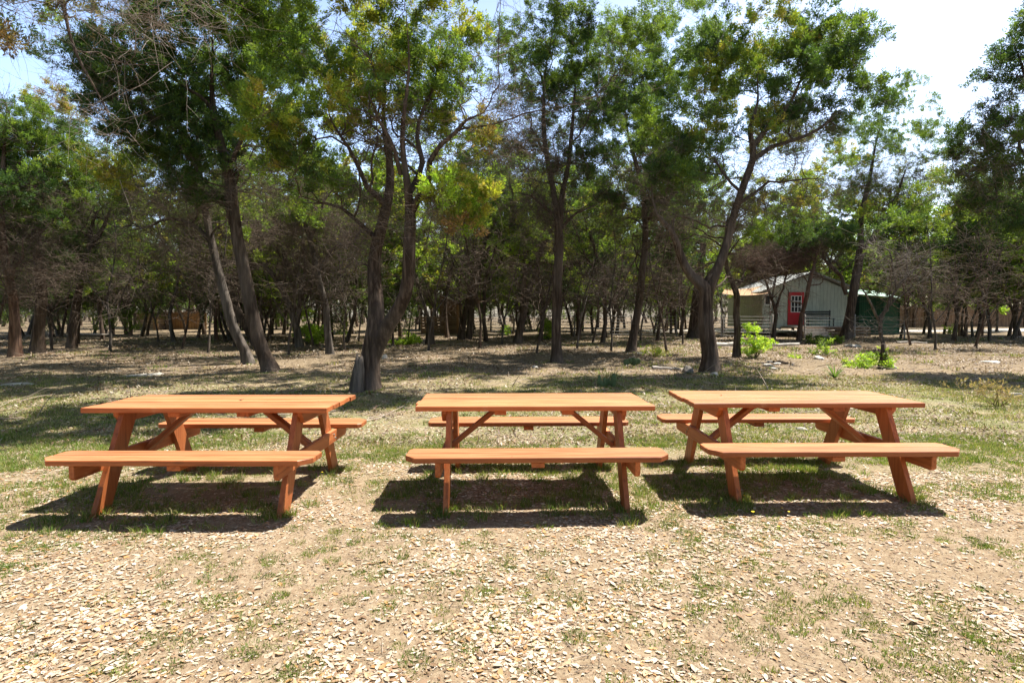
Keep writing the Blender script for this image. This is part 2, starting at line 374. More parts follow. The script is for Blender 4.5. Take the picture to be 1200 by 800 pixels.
def grow_tree(root, base, paths, cents, crad, kinds, g, bark='bark', sides=9, nspray=22, nleaf=46, lsize=.062, ntw=900, broad=False, twl=.55, twr=.0045,
              twcol=(.15, .115, .088), deadpts=None, plume=.21, tdead=1.0, limb=1.0, dden=.7, nlimb=12, llen=1.0):
    """paths: list of (n,4) arrays x,y,z,r in world; cents: clump centres; everything parented to root (Empty at base)"""
    acc = Acc(); nodes = []; nr = []; nd = []
    for k, P in enumerate(paths):
        Q = catmull(P, .22 if sides > 7 else .4)
        L_ = np.linspace(0, 1, len(Q))
        Q[:, :3] += (np.sin(L_ * 9 + k * 2 + g.uniform(0, 6))[:, None] * g.normal(0, .040, 3) + np.sin(L_ * 19 + k)[:, None] * g.normal(0, .020, 3)) * np.minimum(1, L_ * 4)[:, None]
        r = Q[:, 3] * (.76 if sides > 7 else .70) * (1 - .22 * L_) * (1 - .75 * np.clip((L_ - .72) / .28, 0, 1) ** 1.2)
        Q[:, 3] = r
        if k == 0:
            hgt = Q[:, 2] - Q[0, 2]; r = r * (1 + .32 * np.exp(-hgt / .13)); Q[0, 2] -= .12
        V, F, F3 = frame_tube(Q[:, :3], r, sides + (5 if k == 0 else 1), .13, g.uniform(0, 50)); acc.add(V, [F, F3])
        nodes += list(Q[:, :3]); nr += list(Q[:, 3]); t = np.gradient(Q[:, :3], axis=0); nd += list(t / (np.linalg.norm(t, axis=1)[:, None] + 1e-9))
    nodes = [np.array(x) for x in nodes]; n0 = len(nodes)
    br_pts = []; br_dir = []
    if len(cents):
        c = np.array(cents); tn = np.array(nodes)
        zmin = np.percentile(tn[:, 2], 30)
        dist = np.array([np.min(np.linalg.norm(tn - x, axis=1)) for x in c])
        for ci in np.argsort(dist):
            x = c[ci]; tn = np.array(nodes); dv = x - tn; dd = np.linalg.norm(dv, axis=1)
            cost = dd + 1.2 * np.maximum(0, tn[:, 2] - (x[2] - .25 * dd)) + 2.0 * np.maximum(0, zmin - tn[:, 2]) + .25 * (np.array(nr) < .012)
            s = int(np.argmin(cost)); p0 = tn[s]; d0 = nd[s]; ln = dd[s]
            if ln < .12: continue
            out = dv[s] / (ln + 1e-9); h = d0 * .35 + out * .65 + g.normal(0, .2, 3)
            c1 = p0 + h * ln * .38; c2 = x - (out * .5 + np.array([0, 0, .45]) + g.normal(0, .25, 3)) * ln * .35
            m = max(4, int(ln / .28) + 2); t = np.linspace(0, 1, m)[:, None]
            B = (1 - t) ** 3 * p0 + 3 * (1 - t) ** 2 * t * c1 + 3 * (1 - t) * t ** 2 * c2 + t ** 3 * x
            B[1:-1] += g.normal(0, .035, (m - 2, 3))
            r0 = min(nr[s] * .72, (.010 + .012 * ln) * limb); rr = np.linspace(r0, max(.004, .25 * r0), m)
            V, F, F3 = frame_tube(B, rr, 5 if r0 > .02 else 4); acc.add(V, [F, F3])
            tg = np.gradient(B, axis=0); tg /= np.linalg.norm(tg, axis=1)[:, None]
            nodes += list(B[1:]); nr += list(rr[1:]); nd += list(tg[1:])
            br_pts.append(B[m // 3:]); br_dir.append(tg[m // 3:])
    if nlimb:
        tn0 = np.array(nodes[:n0]); zz = tn0[:, 2] - tn0[0, 2]; ok = np.where((zz > .28 * zz.max()) & (np.array(nr[:n0]) > .012))[0]
        for _ in range(nlimb):
            s = int(g.choice(ok)); p = nodes[s].copy(); a = g.uniform(0, 6.283); d = np.array([math.cos(a), math.sin(a) * .8, g.uniform(.1, .9)]); d /= np.linalg.norm(d)
            ln = g.uniform(.8, 2.4) * llen; m = int(ln / .16) + 3; B = [p]
            for q in range(m - 1):
                d = d + g.normal(0, .30, 3) + np.array([0, 0, .05]); d /= np.linalg.norm(d); B.append(B[-1] + d * .16)
            B = np.array(B); r0 = min(nr[s] * .6, .010 + .011 * ln); V, F, F3 = frame_tube(B, np.linspace(r0, .004, m), 5); acc.add(V, [F, F3])
            tg = np.gradient(B, axis=0); tg /= np.linalg.norm(tg, axis=1)[:, None]; br_pts.append(B[m // 4:]); br_dir.append(tg[m // 4:])
            for _k in range(3):
                j = g.integers(m // 3, m); dd_ = tg[j] + g.normal(0, .7, 3); dd_ /= np.linalg.norm(dd_); m2 = g.integers(4, 8); B2 = [B[j]]
                for q in range(m2 - 1): dd_ = dd_ + g.normal(0, .3, 3); dd_ /= np.linalg.norm(dd_); B2.append(B2[-1] + dd_ * .13)
                B2 = np.array(B2); V, F, F3 = frame_tube(B2, np.linspace(max(.005, r0 * .45), .003, m2), 4); acc.add(V, [F, F3])
                t2 = np.gradient(B2, axis=0); t2 /= np.linalg.norm(t2, axis=1)[:, None]; br_pts.append(B2[1:]); br_dir.append(t2[1:])
    acc.obj('trunk', M[bark], root, base, smooth=True)
    if ntw:
        bp = np.concatenate(br_pts) if br_pts else np.array(nodes); bd = np.concatenate(br_dir) if br_dir else np.array(nd)
        if deadpts is not None and len(deadpts):
            pass
        idx = g.integers(0, len(bp), ntw); A = bp[idx] + g.normal(0, .05, (ntw, 3)); D = bd[idx] * .4 + g.normal(0, .6, (ntw, 3))
        ta = Acc()
        P1, V, F = batch_twigs(A, D, twl * g.uniform(.4, 1.3, ntw), np.full(ntw, twr) * g.uniform(.7, 1.4, ntw), g, .04)
        def tc(n, k): 
            b = np.array(twcol) * g.uniform(.55, 1.35, (n, 1)); return np.repeat(b, k, 0)
        ta.add(V, [F], tc(ntw, 12))
        n2 = int(ntw * 2.2); i2 = g.integers(0, ntw, n2); k2 = g.integers(1, 4, n2); A2 = P1[i2, k2]; D2 = (P1[i2, k2] - P1[i2, k2 - 1]); D2 = D2 / np.linalg.norm(D2, axis=1)[:, None] * .8 + g.normal(0, .55, (n2, 3))
        P2, V, F = batch_twigs(A2, D2, twl * .5 * g.uniform(.4, 1.3, n2), np.full(n2, twr * .6), g, .02, 2); ta.add(V, [F], tc(n2, 9))
        if deadpts is not None and len(deadpts):
            dp = np.asarray(deadpts); tn = np.array(nodes)
            # dead bare twig masses: a limb to each centre then fine twigs around
            for x in dp[::6]:
                dd = np.linalg.norm(tn - x, axis=1); s = int(np.argmin(dd)); m = 6; t = np.linspace(0, 1, m)[:, None]
                B = tn[s] * (1 - t) + x * t; B[1:-1] += g.normal(0, .06 * dd[s] + .01, (m - 2, 3)); rr = np.linspace(min(.02, .006 + .005 * dd[s]), .004, m)
                V, F, F3 = frame_tube(B, rr, 4); ta.add(V, [F, F3], np.tile(np.array(twcol) * .8, (len(V), 1)))
            nD = int(len(dp) * 14 * dden); i3 = g.integers(0, len(dp), nD); A = dp[i3] + g.normal(0, .16, (nD, 3)); D = g.normal(0, 1, (nD, 3)); D[:, 2] *= .6
            P3, V, F = batch_twigs(A, D, twl * g.uniform(.4, 1.2, nD), np.full(nD, twr * .8), g, .03); ta.add(V, [F], tc(nD, 12) * tdead)
        tag(ta.obj('twigs', M['twig'], root, base), kind='stuff')
    if len(cents):
        V, F, T = foliage(np.array(cents), np.array(crad), kinds, g, nspray, nleaf, lsize, plume, broad)
        build('crown', V, F, M['leaf'], root, T, False, base)

def blob_centres(blobs, d, g, rc):
    """blobs: (px,py,rx,ry,kind[,depth offset[,density]]) in photo pixels at depth d -> clump centres in the world"""
    cs, rs, ks = [], [], []
    for b in blobs:
        px, py, rx, ry, k = b[:5]; dd = b[5] if len(b) > 5 else 0; dn = b[6] if len(b) > 6 else 1
        D = d + dd; m = D / FPX; c0 = PX(px, py, D); wx, wz = rx * m, ry * m; wy = min(wx, wz) * 1.15 + .35
        n = max(1, int(round(3.6 * dn * wx * wz / rc ** 2 + .5)))
        for _ in range(n):
            while True:
                q = g.uniform(-1, 1, 3)
                if (q ** 2).sum() < 1: break
            cs.append(c0 + q * np.array([wx, wy, wz])); rs.append(rc * g.uniform(.7, 1.25)); ks.append(k if isinstance(k, str) and len(k) == 1 else g.choice(list(k)))
    return cs, rs, ks

# ------------------------------------------------------------------ the trees traced one by one
def tree(name, label, cat, bx, by, paths, blobs=(), dead=(), group=None, seed=0, rc=.36, d=None, **kw):
    g = np.random.default_rng(1000 + seed)
    D = d or gdepth(bx, by); gp = np.array([(bx - 600) / FPX * D, D, 0.0]); p0 = PX(bx, by, D); gp[0] = p0[0]; gp[2] = float(gz(gp[0], D))
    root = empty(name, gp, label, cat, group)
    PS = []
    for k, P in enumerate(paths):
        Q = []
        for i, p in enumerate(P):
            dd = p[3] if len(p) > 3 else 0
            w = PX(p[0], p[1], D + dd)
            if k == 0 and i == 0: w = gp.copy()
            Q.append([*w, max(.006, p[2] * (D + dd) / FPX / 2)])
        PS.append(np.array(Q))
    cs, rs, ks = blob_centres(blobs, D, g, rc)
    dp, _, _ = blob_centres([(b[0], b[1], b[2], b[3], 'D', (b[4] if len(b) > 4 else 0)) for b in dead], D, g, .17 if rc < .6 else .3) if dead else ([], [], [])
    grow_tree(root, gp, PS, cs, rs, ks, g, deadpts=dp, **kw)
    return root
T = 'tree'
# --- nearest row
tree('juniper_tree', 'thick juniper forking low into two shaggy trunks, between the left and middle tables', T, 432, 456,
     [[(432, 456, 36), (434, 425, 30), (438, 395, 28), (440, 350, 24, .1), (443, 300, 20, .2), (450, 250, 17, .3), (455, 190, 13, .3), (448, 130, 9, .2), (452, 60, 5, .1)],
      [(438, 415, 24), (452, 388, 23, -.1), (475, 350, 21, -.3), (483, 300, 20, -.4), (480, 255, 19, -.4), (474, 215, 13, -.5), (472, 160, 9, -.6), (478, 90, 6, -.8), (480, 20, 4, -1)],
      [(481, 250, 13, -.4), (500, 210, 10, -.5), (520, 170, 8, -.6), (545, 142, 6, -.8), (566, 130, 4, -1)],
      [(478, 232, 9, -.4), (490, 190, 8, -.2), (500, 130, 6, 0), (508, 60, 4, .2)],
      [(452, 240, 10, .3), (425, 205, 8, .2), (405, 175, 6, 0), (385, 120, 4, -.3)],
      [(444, 285, 8, .2), (415, 255, 6, .4), (385, 240, 5, .6), (352, 235, 3, .8)],
      [(470, 205, 7, -.4), (455, 160, 6, -.7), (430, 110, 4, -1.2)]],
     [(370, 140, 72, 62, 'YYM', -.4, 1.0), (440, 95, 70, 50, 'YM', 0, .9), (520, 110, 52, 45, 'YMM', .2, .85), (455, 30, 60, 32, 'YM', 0, .8), (350, 60, 45, 40, 'M', -.3, .9),
      (543, 232, 42, 30, 'YYL', -.3, 1.5), (556, 262, 24, 12, 'YR', -.3, 1.2), (335, 190, 32, 22, 'MD', -.4, .9), (560, 165, 20, 14, 'YR', -.4, 1), (405, 215, 26, 16, 'DM', 0, .8),
      (470, -50, 110, 50, 'MY', -1.2, .8), (350, -60, 80, 50, 'M', -2.0, .8), (430, -120, 150, 45, 'M', -1.2, .6), (540, 50, 36, 40, 'MY', 0, .4), (440, 60, 150, 60, 'MY', 4.5, .28), (520, 180, 60, 50, 'DM', 3, .3), (380, 200, 60, 36, 'M', 3, .35), (260, -110, 120, 45, 'MD', -2.2, .6)],
     [(470, 165, 60, 45), (430, 245, 55, 30), (500, 255, 40, 30, -.3), (580, 160, 45, 60), (420, 285, 40, 25)], seed=1, sides=12, ntw=1500, nspray=24, nleaf=52)
tree('juniper_tree', 'tall dark juniper leaning left, its straight trunk behind the left table', T, 318, 436,
     [[(318, 436, 25), (312, 420, 20), (302, 385, 20), (290, 335, 20), (281, 295, 19), (270, 245, 18), (262, 195, 16), (256, 140, 12), (252, 90, 9), (250, 30, 6)],
      [(280, 292, 8), (276, 262, 7), (272, 245, 5), (278, 225, 3)],
      [(263, 205, 8), (285, 165, 6, -.3), (305, 110, 5, -.6), (320, 60, 3, -1)],
      [(258, 150, 8), (235, 115, 6, -.3), (205, 90, 5, -.6), (170, 75, 3, -1)]],
     [(250, 60, 75, 62, 'DM', -.2, 1.0), (175, 95, 62, 58, 'D', -.5, 1.0), (205, 165, 62, 42, 'D', -.2, .9), (308, 35, 55, 45, 'M', -.4, 1.0), (315, 150, 40, 40, 'MD', -.5, .8), (130, 70, 42, 32, 'D', -.8, .7),
      (235, 205, 32, 30, 'D', 0, 1.1), (240, -40, 130, 50, 'MD', -1.5, .8), (140, -60, 130, 50, 'MD', -3.0, .6), (230, 100, 140, 80, 'DM', 5, .28), (180, 60, 120, 60, 'MD', 3, .25), (260, -110, 140, 40, 'M', 1, .6), (130, 130, 26, 40, 'D', -1, .8), (150, 190, 50, 26, 'MY', .6, .7)],
     [(215, 230, 60, 35), (300, 215, 50, 30), (130, 110, 45, 55, -1)], seed=2, sides=11, ntw=1300, nspray=24, nleaf=52)
tree('oak_tree', 'grey peeling trunk leaning left close beside the tall straight juniper, cut stub near its foot', 'tree', 292, 426,
     [[(292, 426, 19), (286, 408, 15), (272, 380, 15), (262, 345, 14), (254, 310, 13), (246, 275, 12), (238, 235, 10), (234, 190, 9), (228, 130, 5)],
      [(248, 285, 8), (225, 262, 6), (200, 255, 5), (165, 268, 4), (140, 245, 3)],
      [(240, 245, 7), (262, 230, 5), (285, 215, 4), (300, 190, 3)],
      [(236, 215, 6), (205, 200, 5), (175, 180, 3)]],
     [(238, 218, 22, 26, 'D', 0, 1.2), (175, 225, 45, 25, 'MY', .5, .5), (235, 150, 40, 40, 'D', .5, .7)],
     [(185, 245, 60, 30), (215, 290, 40, 30), (165, 290, 40, 25)], seed=3, sides=10, ntw=900, bark='bark_grey')
tree('juniper_tree', 'dark mottled trunk leaning left just behind the two largest leaning trunks', T, 302, 405,
     [[(302, 405, 13), (292, 385, 13), (276, 362, 12), (266, 335, 11), (262, 300, 10), (262, 260, 7), (258, 215, 5)], [(270, 345, 7), (282, 320, 5), (300, 300, 4), (322, 290, 3)]],
     [(262, 170, 45, 40, 'DM', .5, .6)], [(300, 280, 40, 30)], seed=4, sides=9, ntw=500)
tree('oak_tree', 'slim crooked tree with open curling limbs, left of the big forked juniper', T, 387, 416,
     [[(387, 416, 12), (384, 385, 11), (378, 350, 10), (370, 310, 10), (364, 280, 9), (358, 255, 8), (345, 230, 6), (325, 205, 4)],
      [(364, 280, 6), (375, 255, 5), (380, 235, 4), (400, 215, 3)], [(360, 262, 6), (350, 235, 5), (352, 200, 4), (360, 160, 3)],
      [(372, 320, 5), (388, 295, 5), (400, 285, 4), (430, 295, 3)]],
     [(340, 205, 60, 30, 'MY', .5, .45), (390, 225, 40, 25, 'ML', 1, .4)], [(350, 245, 60, 35), (395, 265, 40, 25)], seed=5, sides=9, ntw=900, bark='bark_grey', nspray=14)
tree('oak_tree', 'thin crooked tree leaning left with a bright green bush at its foot', T, 351, 407,
     [[(351, 407, 11), (346, 380, 11), (338, 355, 10), (322, 325, 9), (310, 310, 8), (298, 300, 6), (290, 285, 4)],
      [(348, 385, 8), (352, 350, 7), (358, 315, 6), (356, 285, 5), (345, 260, 3)], [(330, 340, 5), (335, 315, 5), (330, 290, 3)]],
     [(305, 250, 42, 28, 'L', 3, .7), (350, 262, 30, 20, 'MY', 1, .6)], [(330, 280, 50, 30), (370, 300, 30, 25)], seed=6, sides=8, ntw=700, nspray=16, bark='bark_grey', broad=True)
# --- left group
tree('juniper_tree', 'leftmost juniper with a reddish lower trunk at the left edge of the photo', T, 17, 418,
     [[(17, 418, 17), (16, 380, 14), (14, 345, 13), (8, 310, 12), (4, 280, 11), (2, 230, 10), (4, 170, 7), (8, 120, 4)], [(12, 335, 6), (22, 305, 5), (30, 280, 3)]],
     [(10, 150, 55, 38, 'DM', 0, .9), (25, 225, 40, 30, 'MD', 0, .8), (-40, 180, 50, 70, 'D', 0, .8), (5, 280, 26, 30, 'D', .3, .6)], [(20, 250, 35, 60), (30, 330, 25, 30)], seed=7, sides=10, ntw=800, bark='bark_red')
tree('juniper_tree', 'upright dark juniper with a thick single trunk, second from the left edge', T, 44, 413,
     [[(44, 413, 21), (46, 385, 16), (49, 350, 15), (46, 310, 14), (42, 270, 13), (40, 220, 11), (42, 170, 7), (50, 125, 4)],
      [(44, 275, 7), (62, 255, 6), (75, 230, 4)], [(43, 255, 6), (25, 235, 5), (12, 205, 4)]],
     [(55, 165, 45, 42, 'DM', 0, .9), (62, 120, 24, 16, 'RY', 0, 1.1), (70, 225, 38, 26, 'MD', 0, .8), (45, 290, 32, 28, 'D', 0, .8), (88, 165, 24, 20, 'D', 0, .7)], [(40, 245, 45, 40), (70, 310, 25, 25)], seed=8, sides=10, ntw=800)
tree('juniper_tree', 'right-leaning slim juniper with a fork at mid height, third from the left edge', T, 83, 408,
     [[(83, 408, 13), (86, 375, 11), (92, 340, 10), (98, 310, 9), (106, 290, 9), (118, 272, 7), (128, 250, 6), (133, 235, 4), (128, 215, 3)], [(106, 290, 6), (108, 265, 5), (112, 250, 4), (125, 240, 3)]],
     [(95, 270, 32, 26, 'DM', 0, .9), (130, 215, 40, 20, 'YM', 0, .7), (95, 315, 30, 22, 'DM', 0, .8), (110, 195, 36, 22, 'MY', 0, .7), (70, 285, 24, 22, 'D', 0, .7)], [(90, 300, 30, 30), (140, 235, 35, 25)], seed=9, sides=9, ntw=700)
# --- middle group
tree('juniper_tree', 'straight single trunk with a dark twiggy crown, behind the middle table', T, 653, 424,
     [[(653, 424, 19), (653, 400, 15), (653, 360, 14), (651, 320, 14), (650, 290, 15), (648, 240, 10), (646, 190, 9), (642, 140, 8), (640, 80, 5), (645, 30, 3)],
      [(651, 295, 10), (657, 260, 9), (660, 225, 8), (668, 180, 7), (672, 120, 5), (680, 60, 3)], [(648, 250, 5), (630, 235, 4), (605, 225, 3)], [(656, 270, 5), (675, 250, 4), (700, 240, 3)],
      [(646, 195, 5), (628, 160, 4), (618, 130, 3)]],
     [(655, 45, 62, 50, 'MD', 0, .85), (690, 120, 50, 42, 'DM', 0, .85), (690, 190, 42, 22, 'D', 0, 1), (632, 95, 32, 32, 'MD', 0, .6), (650, -40, 80, 40, 'M', 0, .7), (640, -70, 110, 40, 'M', -3, .6), (640, 100, 110, 80, 'DM', 4, .28), (600, 60, 50, 50, 'M', 2, .3), (560, -60, 60, 40, 'M', 0, .5), (740, 60, 40, 40, 'M', 0, .7), (620, 165, 20, 14, 'MD', 0, .6)],
     [(620, 200, 50, 45), (660, 175, 50, 60), (640, 250, 50, 30), (600, 130, 35, 45)], seed=10, sides=10, ntw=1500)
tree('juniper_tree', 'juniper with two slim stems crossing at the foot, left of the straight trunk', T, 606, 402,
     [[(606, 402, 13), (610, 380, 11), (618, 350, 10), (628, 315, 9), (640, 280, 8), (655, 245, 6), (665, 205, 4)], [(611, 375, 8), (613, 335, 8), (616, 290, 7), (617, 240, 6), (618, 190, 4)]],
     [(610, 210, 50, 35, 'DM', 0, .4), (575, 255, 26, 18, 'MD', 0, .7)], [(600, 255, 50, 35), (640, 290, 30, 25)], seed=11, sides=8, ntw=800)
tree('juniper_tree', 'slender twin-stemmed juniper leaning right beside the brown plank hut', T, 541, 398,
     [[(541, 398, 10), (545, 370, 9), (552, 335, 9), (562, 300, 9), (572, 275, 8), (585, 250, 6), (592, 215, 4)], [(549, 397, 10), (553, 365, 9), (560, 325, 8), (575, 288, 7), (585, 265, 5)],
      [(560, 310, 5), (552, 285, 5), (545, 265, 4)]],
     [(580, 210, 50, 30, 'MD', 0, .5), (590, 160, 40, 30, 'MY', 1, .4)], [(560, 255, 45, 30), (590, 210, 40, 40)], seed=12, sides=8, ntw=800)
tree('juniper_tree', 'thin dark wavy trunk standing in front of the brown plank hut', T, 524, 396,
     [[(524, 396, 7), (522, 375, 6), (522, 350, 6), (527, 325, 6), (532, 300, 5), (530, 265, 4), (528, 230, 3)]],
     [(525, 285, 26, 18, 'MD', 0, .6)], [(525, 260, 35, 30)], seed=13, sides=7, ntw=500)
tree('juniper_tree', 'dark leaning trunk with flared foot between the middle and right tables', T, 740, 413,
     [[(740, 413, 16), (742, 395, 12), (747, 360, 12), (752, 320, 11), (757, 290, 11), (757, 250, 9), (750, 210, 8), (735, 160, 6), (730, 100, 4)], [(756, 260, 6), (775, 235, 5), (790, 200, 4), (800, 160, 3)]],
     [(745, 150, 50, 45, 'DM', 0, .85), (790, 190, 45, 35, 'DM', 0, .8), (735, 225, 40, 18, 'D', 0, .6), (770, 100, 50, 45, 'M', 0, .8), (735, 40, 45, 40, 'M', 0, .6), (800, 50, 40, 50, 'M', 0, .7)], [(740, 220, 50, 30), (780, 250, 40, 25), (720, 260, 35, 25)], seed=14, sides=9, ntw=1100)
tree('juniper_tree', 'twisted juniper with a broken stub in its fork, behind the right table', T, 833, 437,
     [[(833, 437, 31), (832, 420, 25), (830, 395, 24), (826, 365, 22), (824, 340, 22), (812, 318, 16, -.1), (796, 292, 13, -.2), (784, 270, 11, -.3), (770, 250, 9, -.4), (762, 220, 6, -.5)],
      [(828, 350, 15), (840, 315, 14), (850, 280, 13), (862, 245, 12), (874, 210, 12), (884, 186, 11), (884, 170, 9), (880, 150, 8), (886, 120, 6), (884, 70, 4)],
      [(884, 186, 8), (905, 172, 7), (930, 165, 6), (960, 150, 5), (985, 125, 4)], [(884, 170, 8), (905, 145, 7), (925, 120, 6), (945, 85, 4)],
      [(864, 240, 6), (890, 222, 4), (930, 210, 3), (970, 205, 2.5)], [(868, 225, 5), (848, 205, 4), (835, 180, 3)],
      [(827, 345, 12), (829, 330, 11), (829, 319, 9)]],
     [(850, 105, 36, 45, 'YM', 0, .8), (905, 50, 45, 40, 'YM', 0, .8), (975, 80, 55, 45, 'DM', 0, 1.0), (925, 105, 45, 38, 'D', 0, .9), (995, 130, 40, 25, 'D', 0, .9), (1000, 45, 30, 26, 'M', 0, .9), (880, 15, 35, 20, 'YM', 0, .8),
      (935, 42, 30, 22, 'D', 0, .9), (780, 150, 45, 40, 'MD', -.4, .8), (770, 215, 36, 20, 'DM', -.4, .9), (825, 165, 30, 40, 'DY', 0, .8), (860, -50, 70, 35, 'M', -.5, .7), (830, 60, 30, 40, 'MD', 0, .8), (905, 140, 26, 22, 'YD', 0, .8), (930, 225, 62, 30, 'MY', 1.5, .45), (905, 265, 50, 22, 'MD', 2, .5), (760, -60, 80, 40, 'M', -1, .6), (850, 110, 120, 70, 'MD', 5, .25), (800, 200, 70, 50, 'DM', 4, .35), (930, 170, 70, 40, 'MY', 4, .3)],
     [(900, 190, 55, 30), (930, 235, 60, 25), (800, 240, 40, 25), (760, 200, 35, 40), (945, 150, 40, 20), (870, 240, 40, 20)], seed=15, sides=12, ntw=1400, nspray=24)
tree('juniper_tree', 'slim curved grey trunk just right of the twisted stub-forked juniper', T, 863, 419,
     [[(863, 419, 12), (863, 395, 10), (864, 370, 10), (862, 345, 10), (856, 320, 8), (851, 300, 7), (850, 270, 5), (860, 235, 3)]],
     [(860, 255, 40, 20, 'DM', 1, .5)], [(870, 280, 45, 28)], seed=16, sides=8, ntw=600)
tree('juniper_tree', 'very dark broad trunk in the shade directly behind the twisted juniper', T, 814, 396,
     [[(814, 396, 22), (816, 370, 19), (818, 345, 16), (822, 310, 11), (824, 275, 9), (826, 230, 5)], [(818, 350, 8), (832, 320, 7), (852, 300, 6), (880, 298, 4)]],
     [(825, 235, 50, 35, 'D', 0, .6), (790, 275, 36, 22, 'D', 0, .6)], [(820, 270, 50, 30)], seed=17, sides=9, ntw=700)
tree('juniper_tree', 'forked juniper standing at the right-hand corner of the pale green cabin', T, 991, 397,
     [[(991, 397, 17), (994, 375, 13), (1000, 345, 13), (1006, 315, 12), (1008, 290, 11), (1010, 255, 8), (1016, 220, 7), (1024, 180, 5), (1035, 140, 3)],
      [(1007, 305, 8), (1018, 285, 7), (1035, 260, 6), (1050, 230, 5), (1065, 190, 3)], [(992, 345, 6), (985, 325, 6), (970, 308, 5), (965, 295, 4), (975, 288, 3)], [(1020, 283, 5), (1050, 265, 4), (1075, 245, 3)]],
     [(1045, 135, 48, 38, 'M', 0, .9), (1075, 165, 24, 30, 'M', 0, .8), (1010, 165, 40, 28, 'DM', 0, .7), (1040, 205, 48, 28, 'YM', 0, .5), (1000, 240, 40, 25, 'MY', 0, .4), (960, 265, 26, 14, 'D', 0, .7), (975, 210, 45, 32, 'MY', 0, .5), (1085, 225, 36, 32, 'MD', 1, .6), (975, 275, 26, 16, 'DM', -.5, .9)],
     [(1045, 215, 50, 40), (1000, 220, 45, 30), (960, 290, 35, 14)], seed=18, sides=9, ntw=1500, rc=.5)
# --- tree off the right edge whose crown fills the right side
tree('juniper_tree', 'big dark juniper whose crown fills the right edge of the photo', T, 1262, 436,
     [[(1262, 436, 32), (1262, 380, 26), (1258, 310, 22), (1250, 230, 18), (1242, 140, 12), (1235, 50, 8)], [(1258, 300, 10), (1215, 265, 8), (1180, 240, 5), (1150, 225, 3)], [(1252, 240, 10), (1215, 190, 7), (1175, 150, 4)], [(1245, 160, 8), (1210, 100, 5), (1185, 50, 3)]],
     [(1150, 165, 38, 50, 'DM', 0, .8), (1190, 100, 32, 50, 'D', 0, .9), (1190, 210, 40, 42, 'D', 0, .8), (1215, 30, 26, 40, 'DM', 0, .9), (1180, 255, 36, 18, 'D', 0, .8), (1240, 150, 50, 90, 'D', 0, .7), (1145, 240, 26, 20, 'MD', 0, .6)],
     [(1150, 215, 45, 40), (1180, 150, 40, 50)], seed=19, sides=10, ntw=1300, nspray=24)
# --- tree at the left edge, close, overhanging: trunk outside the frame
tree('juniper_tree', 'pale bare hanging twigs and a brownish bough overhanging the top left corner', T, -120, 530,
     [[(-150, 530, 40), (-150, 350, 34), (-140, 150, 28), (-120, -20, 22), (-90, -140, 16)],
      [(-125, 0, 16), (-60, -60, 12), (0, -50, 9), (45, -30, 7), (72, 0, 6), (84, 40, 5), (98, 80, 4.5), (118, 120, 3.5), (132, 150, 2)],
      [(-60, -60, 9), (60, -80, 8), (150, -60, 6), (230, -30, 5), (300, 15, 3)], [(-40, -58, 7), (40, -90, 6), (120, -120, 5), (220, -110, 4)], [(-130, 20, 9), (-60, 20, 7), (-10, 30, 5), (25, 50, 3)]],
     [(12, 50, 16, 18, 'BR', 0, 1.2), (-30, 40, 40, 40, 'BD', 0, .7), (90, -35, 150, 36, 'MD', 0, .9), (200, -70, 90, 40, 'M', 0, .8), (-60, -120, 140, 50, 'M', 0, .7), (75, 15, 18, 14, 'BR', 0, .8)],
     [(100, 10, 90, 20), (190, 10, 80, 20), (115, 140, 16, 34)], seed=20, d=6.3, sides=10, ntw=550, rc=.28, lsize=.045, plume=.14, nspray=18, nleaf=34, twl=.6, twr=.003, twcol=(.36, .30, .25), tdead=1.0)
# --- shade crowns: tall neighbours whose heads spread above the frame

# ------------------------------------------------------------------ prototypes for the trees further back
def proto(seed, lean, hgt, kinds, nfork, crownr, rc=.55, lsize=.12, cz=.58, nsp=16, nle=20, ntw=200, bark='bark', ncl=46, broad=False, nlimb=14, r00=None):
    g = np.random.default_rng(seed); root = bpy.data.objects.new('juniper_tree', None); C.objects.link(root)
    r0 = r00 or g.uniform(.085, .13)
    P = [[0, 0, 0, r0]]; x = np.zeros(2); d = np.array([lean, g.normal(0, .1)])
    for k in range(1, 6):
        x = x + d * hgt * .13 + g.normal(0, .07, 2); P.append([*x, hgt * .15 * k, r0 * (1 - .13 * k)]); d = d * .8 + g.normal(0, .1, 2)
    paths = [np.array(P)]
    for f in range(nfork):
        i = g.integers(1, 4); s = P[i]; a = g.uniform(0, 6.28); Q = [[s[0], s[1], s[2], s[3] * .7]]; pos = np.array(s[:3]); dd = np.array([math.cos(a) * .55, math.sin(a) * .4, 1.0])
        for k in range(4): pos = pos + dd * hgt * .12 + g.normal(0, .08, 3); Q.append([*pos, s[3] * .7 * (1 - .2 * (k + 1))]); dd = dd * np.array([.85, .85, 1])
        paths.append(np.array(Q))
    cs, rs, ks = [], [], []
    tops = np.array([p[-1][:3] for p in paths])
    for _ in range(ncl):
        while True:
            q = g.uniform(-1, 1, 3)
            if (q ** 2).sum() < 1: break
        c = np.array([x[0], x[1], hgt * cz]) + q * np.array([crownr, crownr, hgt * (1 - cz) * .85]); cs.append(c); rs.append(rc * g.uniform(.7, 1.2)); ks.append(g.choice(list(kinds)))
    dead = [np.array([x[0], x[1], hgt * .42]) + g.normal(0, 1, 3) * np.array([crownr * .5, crownr * .5, hgt * .08]) for _ in range(30)]
    grow_tree(root, np.zeros(3), paths, cs, rs, ks, g, bark=bark, sides=7, nspray=nsp + 4, nleaf=nle + 8, lsize=lsize * .85, ntw=ntw, twr=.006, twl=.7, plume=.30, deadpts=dead, broad=broad, nlimb=nlimb, llen=1.1, dden=.22)
    return root
